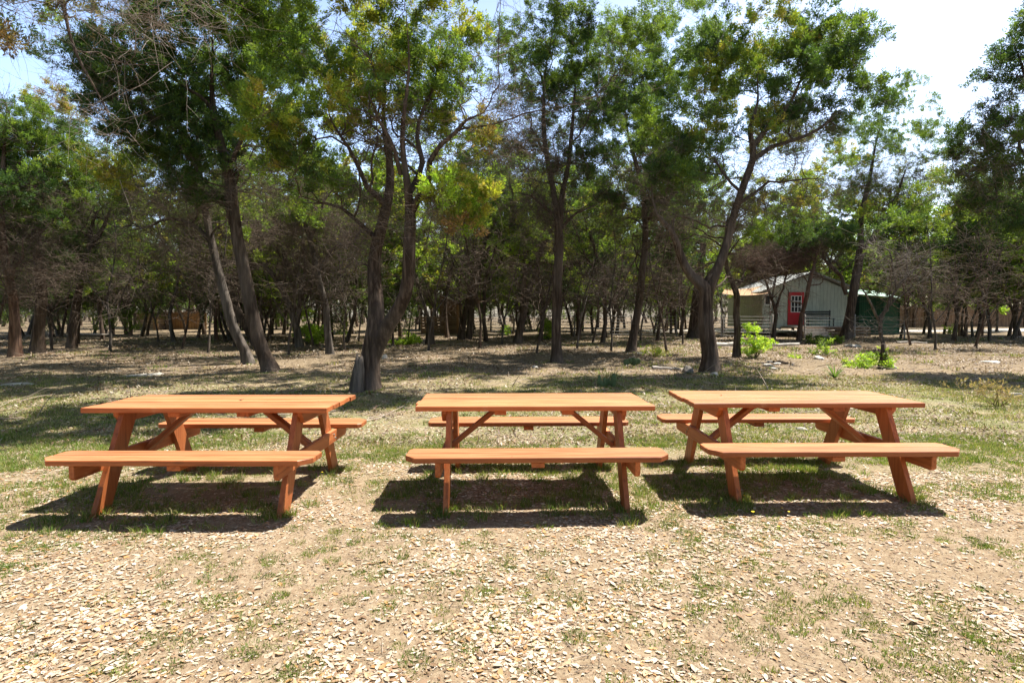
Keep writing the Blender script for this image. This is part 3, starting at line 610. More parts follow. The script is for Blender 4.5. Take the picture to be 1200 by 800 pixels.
PROT = {
    'lr': proto(1, .22, 8.0, 'DM', 1, 1.7), 'll': proto(2, -.22, 8.0, 'DM', 1, 1.7), 'st': proto(3, .02, 8.6, 'D', 0, 1.6, ncl=56), 'fk': proto(4, .05, 8.0, 'DMYL', 3, 2.0),
    'lime': proto(5, .08, 6.6, 'LLM', 2, 1.5, lsize=.13, bark='bark_grey', ncl=40, broad=True), 'oak': proto(6, -.12, 7.4, 'MYL', 3, 2.2, nsp=14, ncl=50, bark='bark_grey', broad=True), 'low': proto(7, .1, 5.0, 'DM', 2, 1.3, cz=.5, ncl=40),
    'bare': proto(8, -.3, 6.0, 'D', 3, 1.6, nsp=9, ncl=26, ntw=700, bark='bark_grey'),
    'thin': proto(10, .25, 6.6, 'MD', 1, 1.0, ncl=10, r00=.062, cz=.76, nlimb=16, ntw=260), 'slim': proto(11, -.2, 7.2, 'MYL', 2, 1.2, ncl=12, r00=.055, cz=.76, nlimb=16, ntw=260, bark='bark_grey'),
    'red': proto(9, .06, 7.4, 'DM', 1, 1.5, bark='bark_red'),
}
used = set()
def copy_tree(kind, px, py, s, rz, label, group=None, Y=None, cat='tree', dz=0):
    src = PROT[kind]; s = s * 1.12
    Y = Y or gdepth(px, py); p = PX(px, py, Y); z = float(gz(p[0], Y)) - .03
    if kind in used:
        r = src.copy(); C.objects.link(r)
        for ch in src.children: c = ch.copy(); C.objects.link(c); c.parent = r
    else: r = src; used.add(kind)
    r.location = (p[0], Y, z); r.rotation_euler = (0, 0, rz); r.scale = (s * dz if dz else s,) * 2 + (s,)
    r.name = 'oak_tree' if kind in ('oak', 'lime', 'bare') else 'juniper_tree'
    tag(r, label, cat, group); return r
MID = [
    (318, 392, 'lime', 1.05, 1.1, 'yellow-green tree glowing behind the two largest leaning trunks'),
    (448, 388, 'lime', 1.0, 2.1, 'yellow-green tree seen through the fork of the big forked juniper'),
    (640, 386, 'lime', .9, 4.1, 'yellow-green tree half hidden behind the straight middle trunk'),
    (868, 384, 'lime', 1.0, 5.0, 'yellow-green tree behind the tan shade sail'),
    (1090, 386, 'lime', .95, .6, 'yellow-green tree beyond the straight dark trunk right of the green shed'),
    (90, 388, 'lime', .9, 2.6, 'yellow-green tree behind the right-leaning slim juniper at the left'),  # px,py,kind,scale,rot,label
    (29, 394, 'll', .8, .1, 'slim dark trunk between the leftmost reddish trunk and the thick dark one'),
    (70, 394, 'bare', .8, 0, 'thin bare grey tree just left of the slim forked juniper'),
    (62, 389, 'st', .7, 1, 'small dark straight tree far behind the left-edge trunks'),
    (110, 392, 'bare', .9, 2.5, 'bare grey sprawling tree among fallen branches near the left side'),
    (132, 392, 'low', 1.1, 0, 'low bushy juniper with yellow-green foliage left of the log shed'),
    (152, 393, 'low', 1.2, 2, 'low spreading juniper immediately left of the log shed'),
    (172, 393, 'lr', .8, .2, 'dark trunk with a low side limb standing at the left end of the log shed'),
    (200, 388, 'll', .8, .3, 'left-leaning slim trunk in front of the log shed'),
    (218, 390, 'bare', .9, 1.2, 'crooked bare tree in front of the tan plank fence'),
    (232, 396, 'lr', .85, .2, 'right-leaning dark trunk in front of the tan plank fence'),
    (254, 400, 'red', .9, 0, 'reddish straight slim trunk left of the grey leaning trunk'),
    (266, 401, 'll', .85, .2, 'reddish left-leaning slim trunk beside the straight reddish one'),
    (195, 386, 'lime', .9, 0, 'bright green tree behind the log shed'),
    (148, 385, 'lime', 1.1, 1, 'bright green tree rising behind the left group of junipers'),
    (332, 392, 'fk', .9, 0, 'dark forked tree right behind the tall straight left-leaning juniper'),
    (415, 392, 'oak', .9, 0, 'open-crowned oak left of the big forked juniper, in the background'),
    (402, 388, 'll', .7, 2, 'thin pole-like trunk farther back, left of the big forked juniper'),
    (460, 404, 'low', .62, 0, 'small dense juniper hugging the right side of the big forked trunk'),
    (492, 386, 'lime', 1.0, 2, 'bright green tree directly behind the brown plank hut'),
    (555, 384, 'lime', .9, 3, 'bright green tree right of the brown plank hut'),
    (575, 388, 'st', .75, 0, 'dark straight tree between the twin-stemmed juniper and the crossing stems'),
    (590, 386, 'oak', .8, 1, 'open oak behind the wire fence left of the crossing stems'),
    (632, 388, 'st', .8, 2, 'dark trunk just left of the straight middle trunk, farther back'),
    (678, 388, 'lr', .8, 1, 'dark slim tree just right of the straight middle trunk'),
    (695, 391, 'fk', .8, 2, 'dark forked juniper right of the straight trunk, in deep shade'),
    (700, 384, 'lime', 1.25, 0, 'tall bright green tree rising behind the dark trees right of the straight trunk'),
    (718, 391, 'ru', .8, 0, 'dark shaded juniper left of the flared leaning trunk'),
    (766, 390, 'lr', .85, 0, 'dark tree right behind the flared leaning trunk'),
    (786, 391, 'fk', .8, 1, 'shaded forked tree left of the very dark broad trunk'),
    (846, 390, 'oak', .9, 2, 'shaded oak behind the slim curved grey trunk'),
    (1018, 388, 'fk', .9, 3, 'dark juniper in front of the green shed'),
    (1055, 396, 'st', .85, 0, 'dark trunk at the right-hand end of the green shed'),
    (1082, 391, 'lr', .85, .2, 'straight dark trunk right of the green shed, first beyond it'),
    (1106, 391, 'lr', .8, .3, 'thin right-leaning trunk near the gravel road, second beyond the green shed'),
    (1130, 394, 'll', .9, .3, 'curved dark trunk beside the small outdoor table'),
    (1062, 385, 'oak', 1.0, 1.5, 'oak behind the green shed'),
    (1150, 386, 'oak', .85, 3, 'oak beyond the small outdoor table'),
    (1168, 389, 'lime', .8, 2, 'bright green young tree near the right edge'),
    (1182, 394, 'lr', 1.0, .1, 'thick right-leaning trunk near the right edge beside the gravel road'),
    (1205, 397, 'fk', 1.0, 1.1, 'forked dark juniper cut by the right edge'),
]
for i, (px, py, k, s, rz, lab) in enumerate(MID):
    if k == 'ru': k = 'st'
    copy_tree(k, px, py, s, rz, lab)
# slender trunks nothing tells apart
g5 = np.random.default_rng(55)
n5 = 0
for i_, (px, Y) in enumerate([(128, 20), (212, 21), (243, 19), (275, 22), (338, 18), (368, 22), (404, 20), (478, 24), (502, 20), (562, 21), (588, 24), (628, 19), (676, 21), (694, 25), (716, 20), (782, 19), (800, 24), (1068, 23), (1096, 20), (1142, 22), (1160, 26), (-12, 18), (60, 20), (24, 24), (186, 25), (312, 25), (420, 26), (536, 27), (610, 26), (650, 27), (750, 26)]):
    copy_tree('thin' if i_ % 2 else 'slim', px, 400, g5.uniform(.8, 1.05), g5.uniform(0, 6.28), 'thin crooked tree standing between the nearer trunks and the background woodland', 'thin crooked trees behind the nearest row', Y=Y)
for px, Y, k, sc in [(120, 27, 'fk', 1.0), (165, 31, 'oak', 1.05), (205, 25, 'oak', 1.0), (240, 33, 'fk', 1.0), (300, 27, 'oak', 1.0), (345, 24, 'fk', .95), (372, 32, 'st', 1.05), (405, 25, 'oak', 1.05), (470, 30, 'fk', 1.1), (500, 24, 'oak', .95), (512, 39, 'fk', 1.2),
                      (570, 26, 'fk', 1.0), (596, 33, 'oak', 1.1), (632, 26, 'fk', 1.0), (672, 30, 'st', 1.1), (706, 25, 'fk', 1.0), (722, 33, 'oak', 1.1), (770, 26, 'st', 1.1), (798, 30, 'fk', 1.05), (885, 38, 'fk', 1.15), (930, 39, 'st', 1.15), (965, 38, 'oak', 1.2), (1000, 37, 'fk', 1.1),
                      (1045, 37, 'fk', 1.0), (1090, 29, 'oak', 1.0), (1118, 27, 'fk', .9), (1160, 27, 'st', 1.0), (1190, 30, 'fk', 1.0), (1230, 26, 'fk', 1.1), (-30, 24, 'fk', 1.1), (10, 27, 'st', 1.0), (60, 30, 'fk', 1.0), (90, 24, 'll', 1.0), (32, 33, 'oak', 1.1)]:
    copy_tree(k, px, 392, sc, g5.uniform(0, 6.28), 'dark slender tree standing in the crowded shaded background woodland', 'background woodland trees', Y=Y)
for i in range(400):
    Y = g5.uniform(27, 47); px = g5.uniform(-60, 1270)
    if 825 < px < 1075 and Y < 38: continue
    if 470 < px < 555 and Y < 38: continue
    if 150 < px < 245 and Y < 43: continue
    if px > 1060 and Y > 33: continue
    py = 392
    copy_tree(g5.choice(['lr', 'll', 'st', 'fk', 'bare', 'low', 'oak', 'red']), px, py, g5.uniform(.7, 1.0), g5.uniform(0, 6.28), 'dark slender tree standing in the crowded shaded background woodland', 'background woodland trees', Y=Y)
    n5 += 1
    if n5 >= 95: break

# ------------------------------------------------------------------ far wood: one mass, plus unseen trees added to dim the sky light
def far_wood():
    g = np.random.default_rng(77); tr = Acc(); lv = Acc()
    src = {}
    for k in ('st', 'fk', 'll', 'oak', 'low'):
        dat = []
        for ch in PROT[k].children:
            me = ch.data; n = len(me.vertices); co = np.empty(n * 3, np.float32); me.vertices.foreach_get('co', co)
            dat.append((ch.name.split('.')[0], co.reshape(-1, 3), me))
        src[k] = dat
    cents, rads, kinds = [], [], []
    spots = [(g.uniform(-1.12, 1.12), g.uniform(46, 78)) for _ in range(230)]; spots = [(a * b, b) for a, b in spots]
    while len(spots) < 390:                     # unseen trees added at the sides and back to block low sky light
        a = g.uniform(0, 2 * math.pi); r = g.uniform(13, 30); x_, y_ = r * math.cos(a), 4 + r * math.sin(a)
        if abs(x_) < abs(y_) * 1.02 + 2.5 and y_ > 0: continue
        if x_ > 0 and y_ > -3 and x_ < 17: continue
        spots.append((x_, y_))
    for i, (x, Y) in enumerate(spots):
        z = float(gz(x, Y)); h = g.uniform(5.5, 8.5); a = g.normal(0, .12)
        px = 600 + x / Y * FPX
        n = 5; P = np.zeros((n, 3)); P[:, 2] = z - .2 + np.linspace(0, h * .8, n); P[:, 0] = x + a * np.linspace(0, h, n) + g.normal(0, .12, n); P[:, 1] = Y
        V, F, F3 = frame_tube(P, np.linspace(.15, .05, n), 5); tr.add(V, [F, F3], np.tile(np.array([.13, .09, .065]) * g.uniform(.6, 1.4), (len(V), 1)))
        for b in range(3):
            s = P[g.integers(1, 3)]; e = s + np.array([g.normal(0, 1.2), g.normal(0, 1), g.uniform(1.2, 3)]); t = np.linspace(0, 1, 4)[:, None]
            B = s * (1 - t) + e * t + g.normal(0, .1, (4, 3)); V, F, F3 = frame_tube(B, np.linspace(.07, .025, 4), 4); tr.add(V, [F, F3], np.tile(np.array([.13, .09, .065]), (len(V), 1)))
        kk = g.choice(['DM', 'DM', 'D', 'MY', 'L'], p=[.15, .15, .1, .25, .35])
        for c in range(11):
            q = g.normal(0, .5, 3); cents.append([x + a * h + q[0] * 2.2, Y + q[1] * 2, z + h * .68 + q[2] * h * .22]); rads.append(g.uniform(.6, 1.0)); kinds.append(g.choice(list(kk)))
        for c in range(1):
            q = g.normal(0, .5, 3); cents.append([x + q[0] * 4, Y + q[1] * 2, z + g.uniform(.4, 2.4)]); rads.append(g.uniform(.4, .8)); kinds.append('M')
    n2 = 16000; yy = g.uniform(44, 74, n2); xx = g.uniform(-1.1, 1.1, n2) * yy; A = np.stack([xx, yy, gz(xx, yy) + g.uniform(0, 4.5, n2)], 1)
    D = g.normal(0, 1, (n2, 3)); D[:, 2] = np.abs(D[:, 2]) * 1.4
    P2, V, F = batch_twigs(A, D, g.uniform(.6, 2.0, n2), g.uniform(.012, .022, n2), g, 0, 2); tr.add(V, [F], np.repeat(np.array([[.22, .18, .15]]) * g.uniform(.5, 1.4, (n2, 1)), 9, 0))
    o = tr.obj('far_wood', M['twig'], None, None); tag(o, 'massed trunks and thickets of the woodland far behind everything, plus unseen trees added round the clearing to block sky light', 'woodland', None, 'stuff')
    V, F, T_ = foliage(np.array(cents), np.array(rads), kinds, g, 9, 12, .26, .6)
    o = build('far_wood_foliage', V, F, M['leaf'], None, T_); tag(o, 'massed green foliage of the woodland far behind everything, plus unseen crowns added round the clearing to block sky light', 'woodland', None, 'stuff')
far_wood()

# ------------------------------------------------------------------ ground
def ground():
    xs = np.concatenate([-np.geomspace(300, 9, 40), np.arange(-8.8, 8.81, .055), np.geomspace(9, 300, 40)])
    ys = np.concatenate([np.arange(-6, 1.2, .4), np.arange(1.2, 9, .05), np.arange(9, 16, .12), np.geomspace(16.1, 400, 90)])
    X, Y = np.meshgrid(xs, ys); Z = gz(X, Y)
    V = np.stack([X, Y, Z], -1).reshape(-1, 3); nx = len(xs); ny = len(ys)
    i = np.arange(ny - 1)[:, None] * nx + np.arange(nx - 1)[None]
    F = np.stack([i, i + 1, i + nx + 1, i + nx], -1).reshape(-1, 4)
    m, nt, o = mat('dry_ground'); co = coords(nt, (1, 1, 1))
    n1 = noise(nt, co, .9, 5, .6); n2 = noise(nt, co, 14, 6, .7); n3 = noise(nt, co, 60, 5, .7); n4 = noise(nt, co, .35, 4, .55)
    dirt = ramp(nt, n2, [(.3, (.215, .155, .095)), (.5, (.335, .255, .165)), (.7, (.43, .345, .24))])
    dirt = mixc(nt, ramp(nt, n3, [(.45, (0, 0, 0)), (.62, (.8, .8, .8))]), dirt, (.22, .145, .09))
    s = nt.nodes.new('ShaderNodeSeparateXYZ'); L(nt, co, s.inputs[0])
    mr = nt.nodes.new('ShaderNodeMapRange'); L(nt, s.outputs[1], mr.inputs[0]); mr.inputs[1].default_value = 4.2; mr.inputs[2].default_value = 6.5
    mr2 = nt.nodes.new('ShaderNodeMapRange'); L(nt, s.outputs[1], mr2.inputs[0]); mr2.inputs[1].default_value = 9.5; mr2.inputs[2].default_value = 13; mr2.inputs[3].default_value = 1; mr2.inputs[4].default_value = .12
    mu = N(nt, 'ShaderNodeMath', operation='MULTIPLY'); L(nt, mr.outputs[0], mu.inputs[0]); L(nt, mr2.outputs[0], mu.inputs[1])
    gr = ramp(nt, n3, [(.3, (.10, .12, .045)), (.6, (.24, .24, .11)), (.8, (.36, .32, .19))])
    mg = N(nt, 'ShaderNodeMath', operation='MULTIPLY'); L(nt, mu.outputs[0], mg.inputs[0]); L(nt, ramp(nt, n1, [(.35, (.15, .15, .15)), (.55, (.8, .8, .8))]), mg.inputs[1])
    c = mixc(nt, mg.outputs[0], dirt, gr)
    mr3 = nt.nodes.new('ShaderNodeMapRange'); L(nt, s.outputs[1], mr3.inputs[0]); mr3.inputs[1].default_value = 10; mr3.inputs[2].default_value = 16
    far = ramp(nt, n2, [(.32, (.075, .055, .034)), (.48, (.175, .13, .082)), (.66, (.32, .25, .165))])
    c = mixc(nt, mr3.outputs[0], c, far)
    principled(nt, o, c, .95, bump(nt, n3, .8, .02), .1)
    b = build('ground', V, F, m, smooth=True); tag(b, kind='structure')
ground()

# ------------------------------------------------------------------ gravel road far right
rb = Acc(); xr = np.linspace(9, 120, 60); yr = 38 + np.linspace(0, 6, 60)
V = []; 
for k, wv in enumerate(np.linspace(-2.2, 2.2, 7)): V.append(np.stack([xr, yr + wv, gz(xr, yr + wv) + .03], 1))
V = np.stack(V, 1).reshape(-1, 3); i = np.arange(59)[:, None] * 7 + np.arange(6)[None]; F = np.stack([i, i + 7, i + 8, i + 1], -1).reshape(-1, 4)
tag(build('gravel_road', V, F, flat('pale_gravel', (.58, .50, .42), .95, var=.25, sc=12), smooth=True), kind='structure')

# ------------------------------------------------------------------ leaf litter, twigs, grass
def in_table(x, y):
    return np.zeros_like(x, bool)
def litter():
    g = np.random.default_rng(5)
    def scat(n, y0, y1, dens):
        y = y0 + (y1 - y0) * g.uniform(0, 1, n) ** .8; x = g.uniform(-1, 1, n) * (y * 1.02 + .3); k = g.uniform(0, 1, n) < dens(x, y); return x[k], y[k]
    def dn(x, y):
        v = fbm(x * .9 + 3, y * 1.3, 21, 3); v2 = fbm(x * 3.5, y * 3.5, 31, 2)
        d = np.clip((v - .36) * 3.6, .10, 1) * np.clip(.35 + (v2 - .3) * 2.0, .12, 1)
        d = d * np.clip(1.25 - .18 * (y - 2), .25, 1)
        # bare patches
        for cx, cy, rr in ((-1.9, 3.0, .75), (.25, 3.15, .6), (1.6, 3.05, .8), (2.4, 3.6, .8), (-3.0, 3.6, .9), (1.7, 2.75, .35), (1.3, 3.9, .5)):
            d = d * (1 - .72 * np.exp(-(((x - cx) / rr) ** 2 + ((y - cy) / (rr * .5)) ** 2)))
        return d
    x, y = scat(300000, 1.9, 9.0, dn)
    n = len(x); print('litter', n)
    ln = .014 + .036 * g.beta(1.6, 2.4, n) * np.where(g.uniform(0, 1, n) < .12, 1.25, 1); w = ln * g.uniform(.17, .27, n)
    yaw = g.uniform(0, 6.283, n); cup = g.uniform(-.25, .60, n) * w; curl = g.uniform(-.10, .26, n) * ln
    u = np.stack([-ln / 2, -ln * .12, ln * .24, ln / 2], 1)                     # along
    # vertices: base, (L,mid,R) x2, tip
    A = np.zeros((n, 8, 3))
    A[:, 0, 0] = -ln / 2; A[:, 7, 0] = ln / 2
    for k, (uu, ww) in enumerate(((-.16, 1.0), (.2, .82))):
        for j, s in enumerate((-1, 0, 1)):
            A[:, 1 + 3 * k + j, 0] = uu * ln; A[:, 1 + 3 * k + j, 1] = s * w * ww; A[:, 1 + 3 * k + j, 2] = np.abs(s) * cup
    A[:, :, 2] += curl[:, None] * (A[:, :, 0] / ln[:, None]) ** 2 * 4 * .35
    # tilt
    tx = g.normal(0, .10, n); ty = g.normal(0, .11, n)
    A[:, :, 2] += A[:, :, 0] * tx[:, None] + A[:, :, 1] * ty[:, None]
    A[:, :, 2] -= A[:, :, 2].min(1, keepdims=True)
    cy, sy = np.cos(yaw)[:, None], np.sin(yaw)[:, None]
    V = np.stack([A[:, :, 0] * cy - A[:, :, 1] * sy + x[:, None], A[:, :, 0] * sy + A[:, :, 1] * cy + y[:, None], A[:, :, 2] + (gz(x, y) + g.uniform(.0, .005, n))[:, None]], -1)
    b = (np.arange(n) * 8)[:, None]
    F4 = np.concatenate([b + np.array([[1, 2, 5, 4]]), b + np.array([[2, 3, 6, 5]])]); F3 = np.concatenate([b + np.array([[0, 2, 1]]), b + np.array([[0, 3, 2]]), b + np.array([[4, 5, 7]]), b + np.array([[5, 6, 7]])])
    pal = np.array([(.56, .46, .35), (.66, .57, .46), (.46, .35, .25), (.48, .32, .18), (.46, .25, .10), (.26, .16, .09), (.54, .43, .31)])
    pr = np.array([.19, .15, .18, .14, .08, .13, .13])
    col = pal[g.choice(7, n, p=pr)] * g.uniform(.8, 1.12, (n, 1))
    o = build('leaf_litter', V.reshape(-1, 3), [F4, F3], M['litter'], None, np.repeat(col, 8, 0)); tag(o, 'dry curled pale and brown oak leaves scattered over the bare foreground ground', 'fallen leaves', None, 'stuff')
    # small fragments
    n = 90000; y = 1.9 + 5 * g.uniform(0, 1, n) ** 1.1; x = g.uniform(-1, 1, n) * (y + .3); s_ = g.uniform(.003, .010, n); a = g.uniform(0, 6.28, (n, 3)); a.sort(axis=1)
    V = np.stack([x[:, None] + np.cos(a) * s_[:, None], y[:, None] + np.sin(a) * s_[:, None], gz(x, y)[:, None] + .002 + g.uniform(0, .6, (n, 3)) * s_[:, None]], -1)
    pal = np.array([(.46, .36, .26), (.18, .11, .065), (.62, .52, .42), (.10, .065, .04), (.30, .18, .10)]); col = pal[g.choice(5, n)] * g.uniform(.8, 1.1, (n, 1))
    o = build('leaf_fragments', V.reshape(-1, 3), np.arange(3 * n).reshape(-1, 3), M['litter'], None, np.repeat(col, 3, 0)); tag(o, 'tiny crumbled bits of leaf and bark over the bare foreground ground', 'leaf fragments', None, 'stuff')
    # forest floor litter further away
    n = 170000; y = 6 + 24 * g.uniform(0, 1, n) ** 1.2; x = g.uniform(-1, 1, n) * (y * 1.0 + .5)
    k = g.uniform(0, 1, n) < np.clip((fbm(x * .7, y * .7, 41) - .3) * 3, .12, 1); x, y = x[k], y[k]; n = len(x)
    ln = g.uniform(.02, .055, n) * (1 + .05 * (y - 6)); w = ln * g.uniform(.15, .3, n); yaw = g.uniform(0, 6.28, n)
    lx = np.stack([-ln / 2, 0 * ln, ln / 2, 0 * ln], 1); ly = np.stack([0 * w, w, 0 * w, -w], 1); lz = lx * g.normal(0, .4, (n, 1)) + ly * g.normal(0, .4, (n, 1)); lz -= lz.min(1, keepdims=True)
    V = np.stack([lx * np.cos(yaw)[:, None] - ly * np.sin(yaw)[:, None] + x[:, None], lx * np.sin(yaw)[:, None] + ly * np.cos(yaw)[:, None] + y[:, None], lz + gz(x, y)[:, None] + .004], -1)
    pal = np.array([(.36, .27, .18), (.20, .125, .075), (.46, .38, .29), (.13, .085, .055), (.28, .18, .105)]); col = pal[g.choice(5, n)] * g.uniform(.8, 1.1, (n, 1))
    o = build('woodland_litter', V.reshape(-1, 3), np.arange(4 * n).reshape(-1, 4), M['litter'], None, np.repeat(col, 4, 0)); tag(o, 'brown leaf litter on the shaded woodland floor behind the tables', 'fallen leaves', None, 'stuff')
    # fallen sticks
    n = 2600; y = 7 + 26 * g.uniform(0, 1, n); x = g.uniform(-1, 1, n) * y; D = g.normal(0, 1, (n, 3)); D[:, 2] *= .12; A = np.stack([x, y, gz(x, y) + .015], 1)
    P, V, F = batch_twigs(A, D, g.uniform(.15, .9, n), g.uniform(.004, .011, n), g, .02, 3, .1)
    n2 = 3500; y2 = 2.0 + 5 * g.uniform(0, 1, n2); x2 = g.uniform(-1, 1, n2) * y2; D2 = g.normal(0, 1, (n2, 3)); D2[:, 2] *= .1
    P2, V2, F2 = batch_twigs(np.stack([x2, y2, gz(x2, y2) + .008], 1), D2, g.uniform(.03, .12, n2), g.uniform(.0012, .002, n2), g, 0, 3, .1)
    V = np.concatenate([V, V2]); F = np.concatenate([F, F2 + n * 12]); T_ = np.repeat(np.array([[.36, .29, .23]]) * g.uniform(.45, 1.4, (n + n2, 1)), 12, 0)
    tag(build('fallen_twigs', V, F, M['twig'], None, T_), 'thin grey and brown sticks lying over the woodland floor', 'twigs', None, 'stuff')
litter()

def grass():
    g = np.random.default_rng(9); acc = Acc()
    def tufts(x, y, nb, h, spread, wd, cols):
        n = len(x); a = g.uniform(0, 6.28, (n, nb)); r = spread * np.sqrt(g.uniform(0, 1, (n, nb))) * g.uniform(.5, 1.3, (n, 1))
        bx = x[:, None] + np.cos(a) * r; by = y[:, None] + np.sin(a) * r; bz = gz(bx, by) - .003
        H = h * g.uniform(.45, 1.25, (n, nb)) * g.uniform(.6, 1.3, (n, 1)); la = a + g.normal(0, .8, (n, nb)); ll = H * g.uniform(.2, .9, (n, nb))
        sa = g.uniform(0, 6.28, (n, nb)); W = wd * g.uniform(.7, 1.4, (n, nb))
        p0 = np.stack([bx, by, bz], -1); s = np.stack([np.cos(sa) * W, np.sin(sa) * W, 0 * W], -1)
        l = np.stack([np.cos(la) * ll, np.sin(la) * ll, 0 * ll], -1); up = np.stack([0 * H, 0 * H, H], -1)
        m = p0 + l * .35 + up * .6; t = p0 + l + up * .95
        V = np.stack([p0 - s, p0 + s, m + s * .8, t, m - s * .8], 2).reshape(-1, 3); b = (np.arange(n * nb) * 5)[:, None]
        c = np.array(cols)[g.choice(len(cols), n)][:, None] * g.uniform(.7, 1.3, (n, nb, 1)); c = np.where(g.uniform(0, 1, (n, nb, 1)) < .22, np.array([.42, .36, .20]) * g.uniform(.7, 1.1, (n, nb, 1)), c)
        acc.add(V, [b + np.array([[0, 1, 2, 4]]), b + np.array([[4, 2, 3]])], np.repeat(c.reshape(-1, 3), 5, 0))
    G = [(.13, .21, .035), (.17, .25, .05), (.11, .17, .035), (.22, .27, .07)]
    Dr = [(.30, .29, .13), (.20, .23, .08), (.38, .33, .19), (.15, .19, .06)]
    # foreground tufts, patchy
    n = 2900; y = 2.0 + 3.4 * g.uniform(0, 1, n); x = g.uniform(-1, 1, n) * (y * 1.0); v = fbm(x * 1.6 + 9, y * 1.6, 51, 2); side = np.clip(.35 + .35 * np.abs(x) / 2.2 + (x > 1) * .15, 0, 1)
    k = g.uniform(0, 1, n) < np.clip((v - .40) * 4.5, .05, 1) * side; tufts(x[k], y[k], 90, .018, .062, .0017, G)
    # under and round the tables
    n = 6000; y = g.uniform(3.9, 6.6, n); x = g.uniform(-1, 1, n) * (y * 1.0); v = fbm(x * 1.2 + 2, y * 1.6, 61, 2); k = g.uniform(0, 1, n) < np.clip((v - .36) * 3.5, .04, 1) * np.clip((y - 3.7) * .9, .25, 1)
    tufts(x[k], y[k], 44, .037, .09, .0019, G)
    # longer unmown tufts round the table legs and the nearest tree feet
    xx, yy = [], []
    for tx, ty, tr in ((-2.291, 4.483, 0), (.165, 4.565, .021), (2.352, 4.729, .008)):
        for e in (-.655, .655):
            for q in (-.585, .585):
                for _ in range(7): xx.append(tx + e + g.normal(0, .07)); yy.append(ty + q + g.normal(0, .07))
        for _ in range(90): xx.append(tx + g.uniform(-1.1, .9)); yy.append(ty + g.uniform(-.95, .7))
    for px, py in ((432, 456), (318, 436), (292, 426), (653, 424), (833, 437), (740, 413)):
        p = gpt(px, py)
        for _ in range(14): xx.append(p[0] + g.normal(0, .25)); yy.append(p[1] + g.normal(0, .2) - .1)
    tufts(np.array(xx), np.array(yy), 50, .052, .06, .0019, G)
    # meadow band behind the tables
    n = 10000; y = 5.8 + 7 * g.uniform(0, 1, n); x = g.uniform(-1, 1, n) * y; v = fbm(x * .6 + 2, y * .9, 71, 3); k = g.uniform(0, 1, n) < np.clip((v - .34) * 4, .08, 1) * np.where((y > 9) & (x < -1), .45, 1)
    tufts(x[k], y[k], 26, .040, .15, .0034, G + Dr + Dr)
    # sparse tufts up to the wood and green strip right
    n = 2200; y = 11 + 17 * g.uniform(0, 1, n); x = g.uniform(-.9, 1, n) * y; v = fbm(x * .35 + 5, y * .35, 81, 2); k = g.uniform(0, 1, n) < np.clip((v - .42) * 4, .02, 1) * np.where(x > 2, 1, .35)
    tufts(x[k], y[k], 22, .09, .22, .007, G + Dr)
    o = acc.obj('grass', M['grass'], None, None); tag(o, 'short patchy green and straw-coloured grass around and behind the tables', 'grass', None, 'stuff')
grass()

# ------------------------------------------------------------------ picnic tables
TL, TW, TH = 1.83, .74, .722
SL, SH = 1.85, .435
S_OUT, S_IN = .785, .495
TH_B = .038
def board(V, F, G, poly, z0, z1, mtx=None, axis=0, rnd=None):
    """extruded board outline with grain coordinates, slightly eased"""
    rnd = random.random() if rnd is None else rnd
    n = len(poly); P = np.array(poly, float); e = .004
    c = P.mean(0); P2 = P + (c - P) / (np.abs(c - P) + 1e-9) * np.minimum(np.abs(c - P), e)
    ring = [np.c_[P2, np.full(n, z0)], np.c_[P, np.full(n, z0 + e)], np.c_[P, np.full(n, z1 - e)], np.c_[P2, np.full(n, z1)]]
    A = np.concatenate(ring); b = sum(len(v) for v in V)
    gr = A.copy()
    if axis == 1: gr = gr[:, [1, 0, 2]]
    gr = np.c_[gr + np.array([rnd * 13, rnd * 7, rnd * 3]), np.full(len(A), rnd)]
    if mtx is not None: A = np.array([tuple(mtx @ Vector(a)) for a in A])
    V.append(A); G.append(gr)
    F.append([b + i for i in range(n)][::-1]); F.append([b + 3 * n + i for i in range(n)])
    for k in range(3):
        for i in range(n): F.append([b + k * n + i, b + k * n + (i + 1) % n, b + (k + 1) * n + (i + 1) % n, b + (k + 1) * n + i])
def bobj(name, specs, parent):
    V, F, G = [], [], []
    for s in specs: board(V, F, G, *s[0], **(s[1] if len(s) > 1 else {}))
    me = bpy.data.meshes.new(name); V = np.concatenate(V); G = np.concatenate(G)
    me.from_pydata([tuple(v) for v in V], [], F); me.update()
    bm = bmesh.new(); bm.from_mesh(me); bmesh.ops.recalc_face_normals(bm, faces=bm.faces); bm.to_mesh(me); bm.free()
    at = me.attributes.new('grain', 'FLOAT_COLOR', 'POINT'); at.data.foreach_set('color', G.astype(np.float32).ravel())
    me.materials.append(M['wood']); o = bpy.data.objects.new(name, me); C.objects.link(o); o.parent = parent; return o
